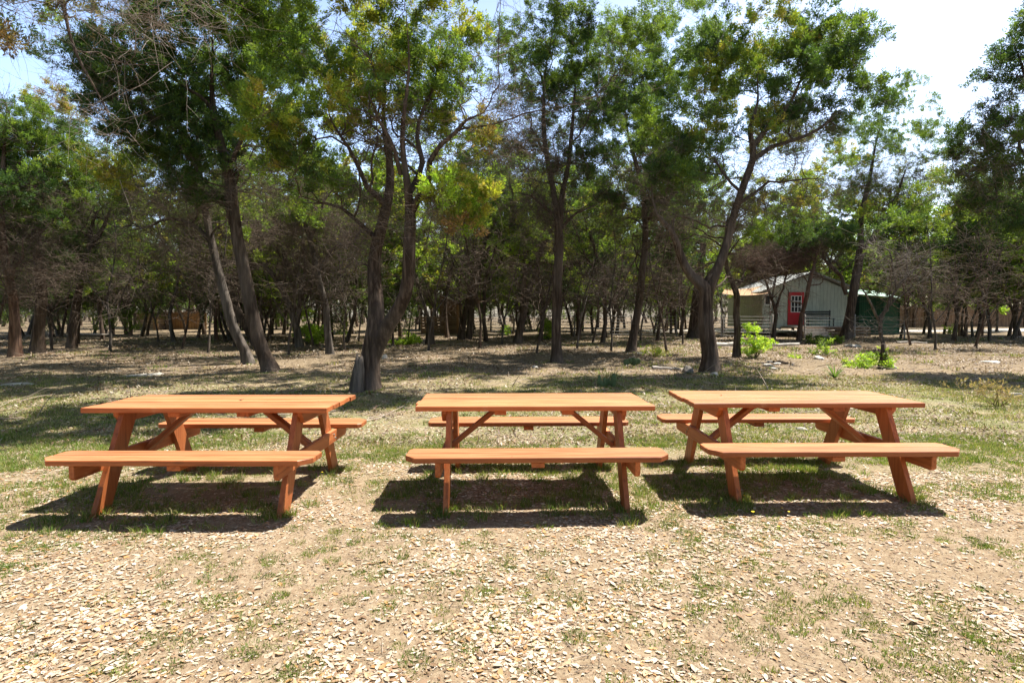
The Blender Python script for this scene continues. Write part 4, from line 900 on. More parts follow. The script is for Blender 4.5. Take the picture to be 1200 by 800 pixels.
def make_table(loc, rz, label, seed):
    random.seed(seed)
    root = empty('picnic_table', loc, label, 'picnic table', 'orange stained picnic tables in a row', rz)
    # top: five boards across
    nb = 5; gap = .008; bw = (TW - gap * (nb - 1)) / nb; sp = []
    for i in range(nb):
        y0 = -TW / 2 + i * (bw + gap); j = random.uniform(-.012, .012); dz = random.uniform(-.003, .003)
        sp.append((([(-TL / 2 + j, y0), (TL / 2 + j * .5, y0 + random.uniform(-.001, .001)), (TL / 2 + j * .5, y0 + bw), (-TL / 2 + j, y0 + bw)], TH - TH_B + dz, TH + dz),))
    bobj('tabletop', sp, root)
    for s in (-1, 1):
        sw = (S_OUT - S_IN - gap) / 2; a, b = .075, .115
        yi = S_IN; ym = yi + sw
        inner = [(-SL / 2, s * yi), (SL / 2, s * yi), (SL / 2, s * ym), (-SL / 2, s * ym)]
        yo0, yo1 = ym + gap, S_OUT
        outer = [(-SL / 2, s * yo0), (SL / 2, s * yo0), (SL / 2, s * (yo1 - .085)), (SL / 2 - a, s * yo1), (-SL / 2 + a, s * yo1), (-SL / 2, s * (yo1 - .085))]
        inner = [(-SL / 2 + .03, s * yi), (SL / 2 - .03, s * yi), (SL / 2, s * (yi + .03)), (SL / 2, s * ym), (-SL / 2, s * ym), (-SL / 2, s * (yi + .03))]
        bobj('bench_seat', [((inner, SH - TH_B, SH),), ((outer, SH - TH_B + .001, SH + .001),)], root)
        # cleat under middle of the seat
        bobj('seat_cleat', [(([(-.045, s * (yi + .01)), (.045, s * (yi + .01)), (.045, s * (yo1 - .02)), (-.045, s * (yo1 - .02))], SH - TH_B - .038, SH - TH_B - .0015), dict(axis=1))], root)
    lx = .655
    zt = TH - TH_B - .002
    for e in (-1, 1):
        for s in (-1, 1):
            # leg: parallelogram in the yz plane, 38 mm thick, foot at |y|=.64, head at |y|=.24
            yb, yt = .585, .235; hw = .078
            poly = [(s * (yb - hw), -.04), (s * (yb + hw), -.04), (s * (yt + hw), zt), (s * (yt - hw), zt)]
            m = Matrix(((0, 0, 1, 0), (1, 0, 0, 0), (0, 1, 0, 0), (0, 0, 0, 1)))
            x0 = e * lx - .019
            poly2 = [(p[0], p[1]) for p in poly]
            bobj('leg', [((poly2, x0, x0 + .038), dict(mtx=m, axis=1))], root)
        # seat support, outside the legs, ends cut on the slant
        zs = SH - TH_B - .002; h = .105
        poly = [(-.765, zs), (.765, zs), (.765, zs - .085), (.745, zs - h), (-.745, zs - h), (-.765, zs - .085)]
        m = Matrix(((0, 0, 1, 0), (1, 0, 0, 0), (0, 1, 0, 0), (0, 0, 0, 1)))
        x0 = e * (lx + .038) - .019
        sup = bobj('seat_support', [((poly, x0 + .0005 * e, x0 + .038), dict(mtx=m))], root)
        for s in (-1, 1):
            for q in (0, 1):
                bm_ = MB(); r = bmesh.ops.create_cone(bm_.bm, cap_ends=True, segments=10, radius1=.009, radius2=.008, depth=.008)
                mm = Matrix.Translation((e * (lx + .038 + .019 + .004), s * (.40 + .035 * q), zs - .035 - .035 * q)) @ Matrix.Rotation(math.pi / 2, 4, 'Y')
                for v in r['verts']: v.co = mm @ v.co
                bo = bm_.obj('bolt', M['bolt'], sup)
        # top cleat on the outer side of the leg heads
        poly = [(-.33, zt), (.33, zt), (.33, zt - .02), (.27, zt - .088), (-.27, zt - .088), (-.33, zt - .02)]
        bobj('top_cleat', [((poly, x0 + .0005 * e, x0 + .038), dict(mtx=m))], root)
        # diagonal brace from the middle of the seat support up to the top
        p0 = Vector((e * (lx + .012), 0, zs - .055)); p1 = Vector((e * .265, 0, zt - .012)); d = p1 - p0; ang = math.atan2(d.z, d.x)
        mt = Matrix.Translation(p0) @ Matrix.Rotation(-ang, 4, 'Y')
        bobj('brace', [(([(0, -.044), (d.length, -.044), (d.length, .044), (0, .044)], -.019, .019), dict(mtx=mt))], root)
    # two middle cleats under the top
    for xx in (-.26, .26):
        bobj('top_cleat', [(([(xx - .045, -.32), (xx + .045, -.32), (xx + .045, .32), (xx - .045, .32)], zt - .036, zt), dict(axis=1))], root)
    return root
tabs = [(-2.291, 4.483, -.001, 'left one of the three orange picnic tables, with dry leaf crumbs on its top', 1),
        (.165, 4.565, .021, 'middle one of the three orange picnic tables, dark speck on its front seat', 2),
        (2.352, 4.729, .008, 'right one of the three orange picnic tables, its front seat reaching furthest right', 3)]
for x, y, r, l, s in tabs: make_table((x, y, float(gz(x, y)) * 0), r, l, s)
# dry leaf crumbs on the left table
def crumb(px, py, size, label, ztop=TH):
    # leaf lying on the table: real small curled leaf
    for Y in np.arange(3.5, 6, .004):
        p = PX(px, py, Y)
        if p[2] <= ztop + .002: break
    a = random.uniform(0, 6); V = np.array([(-.5, 0, .05), (-.1, .28, .18), (-.1, 0, 0), (-.1, -.28, .15), (.5, 0, .25)]) * size
    c, s = math.cos(a), math.sin(a); V = np.c_[V[:, 0] * c - V[:, 1] * s, V[:, 0] * s + V[:, 1] * c, V[:, 2]]
    o = build('dry_leaf', V + np.array([p[0], p[1], ztop + .003]), [np.array([[0, 2, 1], [0, 3, 2], [1, 2, 4], [2, 3, 4]])], M['litter'], None, np.tile([.22, .12, .07], (5, 1)), loc=(p[0], p[1], ztop + .003))
    tag(o, label, 'leaf', 'dry leaves lying on the table tops')
crumb(283, 469, .045, 'biggest curled brown leaf lying on the left picnic table')
crumb(346, 464.5, .02, 'tiny dark leaf crumb near the back edge of the left tabletop')
crumb(312, 471.5, .016, 'tiny dark leaf crumb in the middle of the left tabletop')
crumb(373, 470, .016, 'tiny dark leaf crumb near the right end of the left tabletop')
crumb(845, 463.4, .03, 'small dark leaf lying on the left part of the right tabletop')
crumb(600, 535, .014, 'tiny dark leaf on the front seat of the middle table', SH)

# ------------------------------------------------------------------ buildings
def place(px, py, Y):
    p = PX(px, py, Y); return np.array([p[0], Y, float(gz(p[0], Y))])
# cabin
YC = 31.0
cl = place(943, 385, YC); rt = empty('cabin', cl, 'small pale green board cabin with a red door, seen through the trees on the right', 'cabin')
k = YC / FPX
b = MB(); wL, wR, dp_, hE, hP = (893 - 943) * k, (992 - 943) * k, 5.0, 2.55, 3.45; bz = .42
prof = [(wL, bz), (wR, bz), (wR, hE), (.25, hP), (wL, hE)]
b.prism(prof, 0, dp_, Matrix(((1, 0, 0, 0), (0, 0, 1, 0), (0, 1, 0, 0), (0, 0, 0, 1)))); b.obj('wall', M['cabin_wall'], rt)
for sgn, xe in ((-1, wL - .3), (1, wR + .3)):
    b = MB(); z1 = hP + .04; sl = (hP - hE) / ((wR - wL) / 2); ze = hP - sl * abs(xe - .25) + .04
    b.prism([(.25, z1), (xe, ze), (xe, ze + .07), (.25, z1 + .07)], -.35, dp_ + .35, Matrix(((1, 0, 0, 0), (0, 0, 1, 0), (0, 1, 0, 0), (0, 0, 0, 1)))); b.obj('roof', M['roof'], rt)
x0, x1 = (922.5 - 943) * k, (941 - 943) * k; z0, z1 = .60, 2.42
b = MB(); f = .09
for a, c in (((x0, -.06, z0), (x0 + f, 0 - .003, z1)), ((x1 - f, -.06, z0), (x1, -.003, z1)), ((x0 + f, -.06, z1 - f), (x1 - f, -.003, z1))): b.box(a, c)
dr = MB(); dr.box((x0 + f, -.045, z0), (x1 - f, -.004, z1 - f)); door = dr.obj('door', M['red'], rt); b.obj('frame', M['red'], door)
wz0, wz1, wx0, wx1 = z0 + .72, z1 - f - .12, x0 + f + .07, x1 - f - .07
b = MB(); b.box((wx0, -.056, wz0), (wx1, -.047, wz1)); win = b.obj('pane', M['glass'], door)
b = MB()
for i in range(4):
    xx = wx0 + (wx1 - wx0) * i / 3; b.box((xx - .018, -.07, wz0 - .018), (xx + .018, -.058, wz1 + .018))
for i in range(4):
    zz = wz0 + (wz1 - wz0) * i / 3; b.box((wx0 - .018, -.082, zz - .018), (wx1 + .018, -.0715, zz + .018))
b.obj('muntins', M['white'], door)
b = MB(); b.box((x1 - f - .1, -.09, z0 + .62), (x1 - f - .05, -.046, z0 + .67)); b.obj('handle', M['bolt'], door)
b = MB(); xw = (899 - 943) * k; b.box((xw - .15, -.02, 1.75), (xw + .15, .02, 2.25)); wn_ = b.obj('window', M['glass'], rt)
b = MB()
for a, c in (((xw - .2, -.05, 1.7), (xw - .152, -.003, 2.3)), ((xw + .152, -.05, 1.7), (xw + .2, -.003, 2.3)), ((xw - .15, -.05, 2.252), (xw + .15, -.003, 2.3)), ((xw - .15, -.05, 1.7), (xw + .15, -.003, 1.748))): b.box(a, c)
b.obj('frame', M['white'], wn_)
# deck with boards
b = MB(); 
for i in range(9): b.box(((915 - 943) * k, -1.75 + i * .19, .50), (wR + .2, -1.75 + i * .19 + .18, .54))
b.obj('deck', M['greywood'], rt)
b = MB()
for i in range(3): b.box(((915 - 943) * k, -1.8, .02 + i * .17), (wR + .2, -1.76, .02 + i * .17 + .14))
b.obj('deck_skirt', M['brownboard'], rt)
b = MB()
for i in range(3): b.box(((918 - 943) * k, -2.05 - .28 * (2 - i), .0 if i == 0 else .15 * i - .0), ((943 - 943) * k, -1.82 - .28 * (2 - i) + .0, .15 * (i + 1)))
b.obj('steps', M['greywood'], rt)
# bench on the deck
bl = place(960, 380, YC - 1.0); bl[2] = cl[2] + .54
be = empty('bench', bl, 'black slatted bench standing against the pale green cabin wall', 'bench')
b = MB()
for i in range(3): b.box((-.75, -.2 + .14 * i, .40), (.75, -.08 + .14 * i, .43))
b.obj('seat', M['black'], be)
b = MB()
for i in range(3): b.box((-.75, .25, .50 + .12 * i), (.75, .28, .59 + .12 * i))
b.obj('backrest', M['black'], be)
for sx in (-.7, .66):
    for sy in (-.18, .22):
        b = MB(); b.box((sx, sy, 0), (sx + .04, sy + .04, .40 if sy < 0 else .88)); b.obj('leg', M['black'], be)
# shade sail
sp_ = place(876, 385, 30.5); V = []; n = 9
cor = [PX(848, 336, 31.5), PX(897, 343, 30.6), PX(893, 335, 32.5), PX(866, 345, 30.0)]
c = [PX(846, 344, 30.2), PX(903, 343, 30.4), PX(896, 334, 33.0), PX(850, 338, 33.0)]
u = np.linspace(0, 1, n)
G = np.array([[(1 - a) * (1 - b_) * c[0] + a * (1 - b_) * c[1] + a * b_ * c[2] + (1 - a) * b_ * c[3] - np.array([0, 0, .35 * 4 * a * (1 - a) * b_ * (1 - b_) + .12 * math.sin(math.pi * a)]) for a in u] for b_ in u]).reshape(-1, 3)
i = np.arange(n - 1)[:, None] * n + np.arange(n - 1)[None]; F = np.stack([i, i + 1, i + n + 1, i + n], -1).reshape(-1, 4)
base = place(876, 385, 31.0)
ro = empty('shade_sail', base, 'tan shade sail stretched on poles at the left side of the cabin', 'shade sail')
V2 = np.concatenate([G, G - np.array([0, 0, .012])]); F = np.concatenate([F, F[:, ::-1] + n * n])
build('canopy', V2, F, M['canvas'], ro, None, True, base)
for cc in (c[0], c[1], c[2], c[3]):
    z0_ = float(gz(cc[0], cc[1])) - .2
    V, F, F3 = frame_tube(np.array([[cc[0], cc[1], z0_], [cc[0], cc[1], cc[2] + .05]]), [.035, .03], 8); build('pole', V, [F, F3], M['greywood'], ro, None, True, base)
# green shed
gl = place(1030, 389, 32.5); rs = empty('shed', gl, 'dark green corrugated metal shed with a pale green roof right of the cabin', 'shed'); k = 32.5 / FPX
hw_ = 24 * k
b = MB(); b.prism([(-hw_, -.1), (hw_, -.1), (hw_, 2.0), (-hw_, 2.25)], 0, 2.4, Matrix(((1, 0, 0, 0), (0, 0, 1, 0), (0, 1, 0, 0), (0, 0, 0, 1)))); b.obj('wall', M['greenmetal'], rs)
b = MB(); b.prism([(-hw_ - .15, 2.28), (hw_ + .15, 2.03), (hw_ + .15, 2.09), (-hw_ - .15, 2.34)], -.2, 2.6, Matrix(((1, 0, 0, 0), (0, 0, 1, 0), (0, 1, 0, 0), (0, 0, 0, 1))))
vs = list(b.bm.verts)
for v in vs:
    if v.co.y > 1: v.co.z += .55
b.obj('roof', M['palegreen'], rs)
b = MB(); b.box((hw_ - 1.0, -.05, .0), (hw_ - .15, -.004, 1.85)); b.obj('door', flat('lighter_green_paint', (.035, .12, .085), .5), rs)
# brown plank hut and its rail fence
hl = place(524, 389, 34.0); k = 34.0 / FPX; rh = empty('hut', hl, 'brown plank hut with a slanting roof, left of the twin-stemmed slender juniper', 'hut')
b = MB(); b.prism([(-20 * k + .6, -.1), (14 * k, -.1), (14 * k, 1.75), (-20 * k + .6, 2.35)], 0, 2.2, Matrix(((1, 0, 0, 0), (0, 0, 1, 0), (0, 1, 0, 0), (0, 0, 0, 1)))); b.obj('wall', M['brownboard'], rh)
b = MB(); b.prism([(-20 * k + .4, 2.42), (15 * k, 1.78), (15 * k, 1.84), (-20 * k + .4, 2.48)], -.2, 2.4, Matrix(((1, 0, 0, 0), (0, 0, 1, 0), (0, 1, 0, 0), (0, 0, 0, 1)))); b.obj('roof', M['greywood'], rh)
fl_ = place(515, 389, 33.4); rf = empty('rail_fence', fl_, 'weathered horizontal board fence panel in front of the brown plank hut', 'fence')
b = MB()
for i in range(6): b.box((-21 * k, 0, .04 + i * .17), (20 * k, .03, .04 + i * .17 + .14))
b.obj('boards', M['brownrail'], rf)
for xx in (-21, -7, 7, 21):
    b = MB(); b.box((xx * k - .05, .032, -.2), (xx * k + .05, .13, 1.1)); b.obj('post', M['greywood'], rf)
po = MB(); po.box((-.06, -.06, -.2), (.06, .06, 1.75), .01); pp = po.obj('post', M['tanboard'], None, place(536.5, 391, 32.8)); pp.name = 'wooden_post'
tag(pp, 'pale upright wooden post right of the brown plank hut', 'post')
# log shed and tan plank fence, far left
ll_ = place(172, 388, 40.0); k = 40 / FPX; rl = empty('log_shed', ll_, 'small log shed with a pale flat roof deep in the wood on the left', 'shed')
b = MB(); b.box((-11 * k, 0, -.2), (8 * k, 1.8, 1.25)); b.obj('wall', M['logs'], rl)
b = MB(); b.box((-12.5 * k, -.2, 1.26), (9.5 * k, 2.0, 1.38)); b.obj('roof', M['greywood'], rl)
b = MB(); b.box((8.1 * k, -.05, -.2), (13 * k, .05, .95)); b.obj('door', M['tanboard'], rl)
tf = place(215, 388, 41.5); k = 41.5 / FPX; rf2 = empty('plank_fence', tf, 'tan upright plank fence right of the small log shed', 'fence')
b = MB(); x = -26 * k
while x < 26 * k:
    h = 1.25 + random.uniform(-.1, .1); b.box((x, 0, -.2), (x + .19, .03, h)); x += .2
b.obj('planks', M['tanboard'], rf2)
for zz in (.3, 1.0):
    b = MB(); b.box((-26 * k, .032, zz), (26 * k, .08, zz + .09)); b.obj('rail', M['tanboard'], rf2)
# long brown fence beyond the gravel road
bf = place(1150, 386, 47.0); k = 47 / FPX; rb_ = empty('plank_fence', bf, 'long low brown plank fence beyond the gravel road at the right', 'fence')
b = MB(); x = -8.0
while x < 24:
    h = 1.75 + random.uniform(-.06, .06); b.box((x, 0, -.3), (x + .19, .03, h)); x += .21
b.obj('planks', M['tanboard'] if False else M['brownboard'], rb_)
b = MB(); b.box((-8, .032, 1.3), (24, .09, 1.42)); b.obj('rail', M['brownboard'], rb_)
# wire and rail fence running across the wood
def rail_fence(pa, pb, Ya, Yb, label, nr=7, hh=1.15, rr=.012):
    A = place(pa, 388, Ya); B = place(pb, 388, Yb); root = empty('wire_fence', A, label, 'fence')
    L_ = np.linalg.norm((B - A)[:2]); n = max(2, int(L_ / 2.4)); t = np.linspace(0, 1, n + 1)
    X = A[0] + (B[0] - A[0]) * t; Y = A[1] + (B[1] - A[1]) * t; Z = gz(X, Y); acc = Acc()
    for i in range(nr):
        z = .12 + (hh - .15) * i / (nr - 1); P = np.c_[X, Y - .05, Z + z]; V, F, F3 = frame_tube(P, np.full(n + 1, rr), 4); acc.add(V, [F, F3])
    acc.obj('wires', M['rail'], root, A)
    for x, y, z in zip(X, Y, Z):
        V, F, F3 = frame_tube(np.array([[x, y, z - .2], [x, y, z + hh + .08]]), [.045, .04], 6); build('post', V, [F, F3], M['greywood'], root, None, False, A)
rail_fence(540, 740, 31, 31, 'thin horizontal wire fence between the brown hut and the shaded junipers')
rail_fence(740, 905, 31, 29, 'thin horizontal wire fence left of the cabin behind the twisted juniper')
rail_fence(943, 1060, 28.6, 28.6, 'pale horizontal wire fence crossing in front of the cabin wall and green shed', rr=.009)

# ------------------------------------------------------------------ small things on the ground
def rock(px, py, s, label, m='rock', sq=.55, group=None, seed=0, Y=None):
    p = gpt(px, py); g = np.random.default_rng(seed + 300); bm = bmesh.new(); bmesh.ops.create_icosphere(bm, subdivisions=3, radius=1)
    ax = g.uniform(.75, 1.25, 3); o1 = g.uniform(0, 50)
    planes = [(Vector(g.normal(0, 1, 3)).normalized(), g.uniform(.55, .85)) for _ in range(9)]
    for v in bm.verts:
        q = v.co.copy()
        for nn, dd in planes:
            t = q.dot(nn)
            if t > dd: q -= nn * (t - dd) * .9
        w = float(vnoise(q.x * 3 + o1, q.y * 3 + q.z * 2, seed)) * .14; q *= (1 + w)
        v.co = Vector((q.x * ax[0], q.y * ax[1], q.z * sq * ax[2])) * s
    me = bpy.data.meshes.new('rock'); bm.to_mesh(me); bm.free(); me.materials.append(M[m]); o = bpy.data.objects.new('rock', me); C.objects.link(o)
    o.location = (p[0], p[1], p[2] + s * sq * .25); o.rotation_euler = (0, 0, g.uniform(0, 6)); tag(o, label, 'rock', group)
rock(805, 437, .17, 'dark weathered boulder at the foot of the twisted juniper', 'rockdark', .75, seed=1)
rock(837, 441, .08, 'small grey rock in front of the foot of the twisted juniper', 'rock', .7, seed=2)
rock(451, 421, .12, 'white rock beside the foot of the big forked juniper', 'rock', .8, seed=3)
for i, (px, py, s) in enumerate([(900, 429, .13), (906, 432, .12), (911, 427, .12), (903, 425, .10)]):
    rock(px, py, s, ['leftmost flat pale stone of the little pile behind the right table', 'front flat pale stone of the little pile behind the right table', 'rightmost pale stone of the little pile behind the right table', 'rear pale stone of the little pile behind the right table'][i], 'rock', .35, 'little pile of flat stones', 10 + i)
rock(170, 439, .35, 'long flat pale slab lying in the shade behind the left table', 'rock', .10, seed=20)
rock(627, 430, .08, 'small white stone left of the straight middle trunk', 'rock', .5, seed=21)
rock(750, 415, .10, 'pale stone at the foot of the dark leaning trunk', 'rock', .6, seed=22)
rock(960, 421, .14, 'pale rounded stone behind the right table near the green bushes', 'rock', .6, seed=23)
rock(1044, 432, .14, 'pale pinkish stone beside the ivy-covered stump', 'rock', .5, seed=24)
rock(1000, 406, .35, 'pale broken slab at the foot of the forked juniper by the cabin', 'rock', .25, seed=25)
rock(1161, 424, .28, 'flat pale slab in the shade on the far right', 'rock', .15, seed=26)
rock(1190, 463, .10, 'small grey stone near the right edge behind the right table', 'rock', .6, seed=27)
rock(940, 504, .055, 'small white stone behind the legs of the right table', 'rock', .4, seed=28)
rock(1042, 491, .05, 'small white stone just right of the right tabletop', 'rock', .4, seed=29)
rock(20, 452, .22, 'flat pale slab in the grass at the left edge', 'rock', .12, seed=30)
rock(700, 408, .10, 'dark little rock in the sunny clearing', 'rockdark', .5, seed=31)
# stumps and snags
def stump(px, py, pts, label, name='tree_stump', m='stumpwood', cat='stump', ridge=.16, Y=None):
    p = gpt(px, py) if Y is None else place(px, py, Y); D = p[1]; P = []; 
    for i, (x, y, w) in enumerate(pts):
        q = PX(x, y, D); 
        if i == 0: q = p - np.array([0, 0, .08])
        P.append([*q, w * D / FPX / 2])
    Q = catmull(P, .07); V, F, F3 = frame_tube(Q[:, :3], Q[:, 3], 14, ridge, px)
    # jagged broken top
    n = len(Q); top = slice((n - 1) * 14, n * 14); V[top, 2] += np.array([.06, .02, .09, 0, .04, .12, .03, -.02, .05, .1, 0, .03, .07, -.01]) * min(1, Q[-1, 3] * 16); V[-1, 2] -= .05
    o = build(name, V, [F, F3], M[m], None, None, False, loc=p); tag(o, label, cat); return o
stump(416, 459, [(417, 459, 18), (418, 447, 15), (420, 432, 12), (421, 420, 8)], 'weathered grey broken stump against the foot of the big forked juniper', m='bark_grey')
stump(505, 404, [(505, 404, 9), (505, 392, 8), (505, 383, 7), (507, 376, 5)], 'short brown snag with a pale broken tip left of the brown hut', m='bark')
# ivy stump right
gp = gpt(1034, 432)
rv = empty('ivy_stump', gp, 'short dark stump wrapped in bright green leaves behind the right table', 'stump')
V, F, F3 = frame_tube(np.array([gp + [0, 0, -.05], gp + [.03, 0, .3], gp + [.0, 0, .62]]), [.13, .09, .05], 10, .1, 3); build('stump', V, [F, F3], M['bark'], rv, None, True, gp)
g = np.random.default_rng(66)
cc = [gp + np.array([g.normal(0, .10), g.normal(0, .1) - .05, g.uniform(.05, .5)]) for _ in range(8)]
V, F, T_ = foliage(np.array(cc), np.full(8, .14), ['L'] * 5 + ['M'] * 3, g, 10, 10, .05, .1, True); build('leaves', V, F, M['leaf'], rv, T_, False, gp)
# fallen logs
def log(pa, pb, Y, w, label, m='greywood', lift=.05, cat='log', nm='fallen_log', dY=0):
    A = PX(pa[0], pa[1], Y); B = PX(pb[0], pb[1], Y + dY); t = np.linspace(0, 1, 9)[:, None]; P = A * (1 - t) + B * t; P[:, 2] = gz(P[:, 0], P[:, 1]) + lift; P[:, 1] += np.sin(t[:, 0] * 5) * .05
    P += np.random.default_rng(int(pa[0])).normal(0, .012, P.shape)
    V, F, F3 = frame_tube(P, np.linspace(w, w * .6, 9), 9, .08, 3); c = P.mean(0); o = build(nm, V, [F, F3], M[m], None, None, True, loc=c); tag(o, label, cat)
log((838, 410), (936, 404), 22.5, .09, 'long pale fallen log lying behind the bright green saplings', 'rock', .09)
log((906, 425), (922, 430), 15.2, .035, 'short dark stick lying beside the little stone pile', 'bark', .05, 'stick', 'fallen_stick')
log((1050, 403), (1086, 406), 24, .05, 'grey fallen branch in front of the green shed', 'greywood')
log((765, 434), (800, 438), 13.6, .045, 'pale root-like branch left of the dark boulder', 'greywood', .04)
log((93, 398), (128, 392), 27, .05, 'bare pale fallen branch beside the right-leaning slim juniper on the left', 'greywood', .3)
log((455, 395), (500, 398), 26, .05, 'grey fallen branch left of the snag', 'greywood', .06)
# dead branching tree right of the cabin
tree('dead_tree', 'bare silvery dead tree with tangled branches in front of the green shed', 'dead tree', 1037, 418,
     [[(1037, 418, 5), (1033, 395, 6), (1030, 375, 6), (1040, 355, 5), (1055, 335, 5), (1075, 315, 4), (1090, 295, 2.5)], [(1033, 380, 4), (1022, 360, 4), (1015, 345, 3), (1005, 330, 2)], [(1030, 372, 4), (1050, 350, 3), (1070, 340, 2)],
      [(1050, 342, 3), (1048, 315, 3), (1040, 295, 2), (1025, 285, 1.5)], [(1065, 325, 3), (1062, 300, 2), (1070, 280, 1.5)]], [], [(1055, 315, 36, 22), (1025, 385, 26, 10)],
     seed=31, sides=7, ntw=110, bark='bark_grey', twcol=(.27, .235, .20), twl=.7, twr=.0055, d=20, dden=.2, nlimb=6)
tree('dead_juniper', 'slim leaning trunk topped by a brown dome of dead twigs beside the cabin door', 'tree', 906, 390,
     [[(906, 390, 6), (908, 370, 6), (905, 350, 5), (898, 330, 5), (890, 315, 4)], [(908, 365, 5), (915, 345, 4), (920, 328, 4), (926, 312, 3)], [(905, 350, 3), (908, 330, 3), (910, 312, 3)]],
     [], [(905, 305, 46, 20), (930, 300, 35, 18), (880, 308, 26, 16)], seed=32, dden=1.0, sides=7, ntw=500, twcol=(.20, .13, .10), twr=.007, twl=.7, rc=.5, d=27.5)
tree('juniper_tree', 'slim reddish trunk leaning right across the cabin door', T, 936, 396,
     [[(936, 396, 8), (940, 370, 7), (945, 345, 7), (950, 325, 7), (955, 308, 6), (962, 285, 4)]], [(962, 278, 40, 22, 'D', 0, 1.0), (925, 287, 40, 20, 'DM', 1, .9), (893, 302, 40, 16, 'DM', 1.5, .9)], [(955, 285, 30, 16)], seed=33, sides=7, ntw=300, bark='bark_red', d=26.5)

# green saplings
def bush(px, py, blobs, label, kinds='L', seed=0, ls=.07, rc=.16, stems=4, cat='bush', broad=True, nsp=12, name='green_bush'):
    g = np.random.default_rng(500 + seed); p = gpt(px, py); r = empty(name, p, label, cat); D = p[1]
    cs, rs, ks = blob_centres([(b[0], b[1], b[2], b[3], kinds) for b in blobs], D, g, rc)
    acc = Acc()
    for c in cs:
        m = 5; t = np.linspace(0, 1, m)[:, None]; B = (p - np.array([0, 0, .03])) * (1 - t) + c * t; B[:, :2] += (c - p)[:2] * (t * 0) ; B[1:-1] += g.normal(0, .02, (m - 2, 3))
        V, F, F3 = frame_tube(B, np.linspace(.009, .003, m), 4); acc.add(V, [F, F3], np.tile([.20, .17, .09], (len(V), 1)))
    acc.obj('stems', M['twig'], r, p)
    V, F, T_ = foliage(np.array(cs), np.array(rs), ks, g, nsp, 9, ls, .14, broad); build('leaves', V, F, M['leaf'], r, T_, False, p)
bush(886, 420, [(880, 388, 9, 7), (890, 402, 17, 9), (878, 412, 10, 4)], 'bright yellow-green sapling right of the slim curved grey trunk', seed=1)
bush(360, 405, [(362, 392, 16, 12), (358, 368, 8, 8), (372, 388, 12, 8)], 'bright green bush at the foot of the thin crooked tree', seed=2)
bush(641, 397, [(641, 388, 10, 9), (640, 380, 7, 6)], 'small bright green bush left of the straight middle trunk', seed=3)
bush(594, 393, [(594, 387, 6, 6)], 'tiny bright green bush left of the crossing stems', seed=4)
bush(478, 403, [(478, 398, 14, 7), (465, 401, 9, 4)], 'low bright green undergrowth between the forked juniper and the snag', seed=5)
bush(1020, 430, [(1018, 424, 16, 9), (1000, 428, 12, 5), (1030, 428, 10, 10)], 'spreading bright green weeds left of the ivy-covered stump', seed=6, ls=.06)
bush(967, 415, [(965, 405, 7, 9), (962, 412, 8, 6)], 'upright green weed behind the right table near the pale stone', kinds='LM', seed=7, ls=.05)
bush(935, 419, [(934, 418, 8, 3)], 'low bright green weed left of the pale rounded stone', seed=8, ls=.05)
bush(1120, 392, [(1120, 386, 6, 6)], 'small bright green bush beside the curved dark trunk at the right', seed=9)
bush(1150, 375, [(1150, 362, 14, 14), (1145, 378, 10, 6)], 'thin bright green sapling beside the small outdoor table', seed=10, nsp=7)
bush(1185, 340, [(1168, 318, 22, 14), (1180, 305, 18, 10)], 'bright green bough hanging in front of the trees at the right edge', seed=11) if False else None
bush(968, 402, [(952, 398, 10, 4), (975, 398, 12, 4)], 'green weeds in front of the cabin deck', kinds='M', seed=12, ls=.08)
bush(1172, 475, [(1172, 460, 20, 11), (1150, 455, 14, 9)], 'dusty brown-green scrub near the right edge behind the right table', kinds='B', seed=13, ls=.05, broad=False, cat='scrub', name='dry_scrub')
bush(765, 418, [(765, 412, 12, 6), (775, 416, 8, 4)], 'dry yellow-green grass clump right of the dark leaning trunk', kinds='Y', seed=14, ls=.06, broad=False, name='grass_clump', cat='grass clump')
# cactus
def cactus(px, py, label, pads, seed):
    p = gpt(px, py); r = empty('prickly_pear', p, label, 'cactus'); D = p[1]; k = D / FPX; g = np.random.default_rng(seed)
    for (dx, dy, w, h, tilt) in pads:
        bm = bmesh.new(); bmesh.ops.create_uvsphere(bm, u_segments=14, v_segments=9, radius=1)
        for v in bm.verts:
            z = v.co.z; wd = 1 - .22 * (z < 0) * -z; v.co = Vector((v.co.x * w * k / 2 * wd, v.co.y * .022, z * h * k / 2))
        m = Matrix.Translation((dx * k, g.normal(0, .04), dy * k + h * k / 2)) @ Matrix.Rotation(tilt, 4, 'Y') @ Matrix.Rotation(g.uniform(-.8, .8), 4, 'Z')
        for v in bm.verts: v.co = m @ v.co
        me = bpy.data.meshes.new('pad'); bm.to_mesh(me); bm.free(); me.materials.append(M['cactus'])
        for q in me.polygons: q.use_smooth = True
        o = bpy.data.objects.new('pad', me); C.objects.link(o); o.parent = r
cactus(711, 454, 'upright prickly pear pads behind the right end of the middle table', [(-9, 0, 6, 15, .1), (-2, 0, 5, 12, -.1), (1, 1, 6, 9, .3), (8, 0, 7, 17, 0), (4, 0, 6, 9, -.4), (-6, 0, 6, 8, -.6)], 1)
cactus(738, 428, 'prickly pear clump near the foot of the dark leaning trunk', [(-4, 0, 8, 8, .5), (4, 0, 9, 10, -.2), (10, 1, 8, 8, .4), (0, 2, 7, 7, 0)], 2)
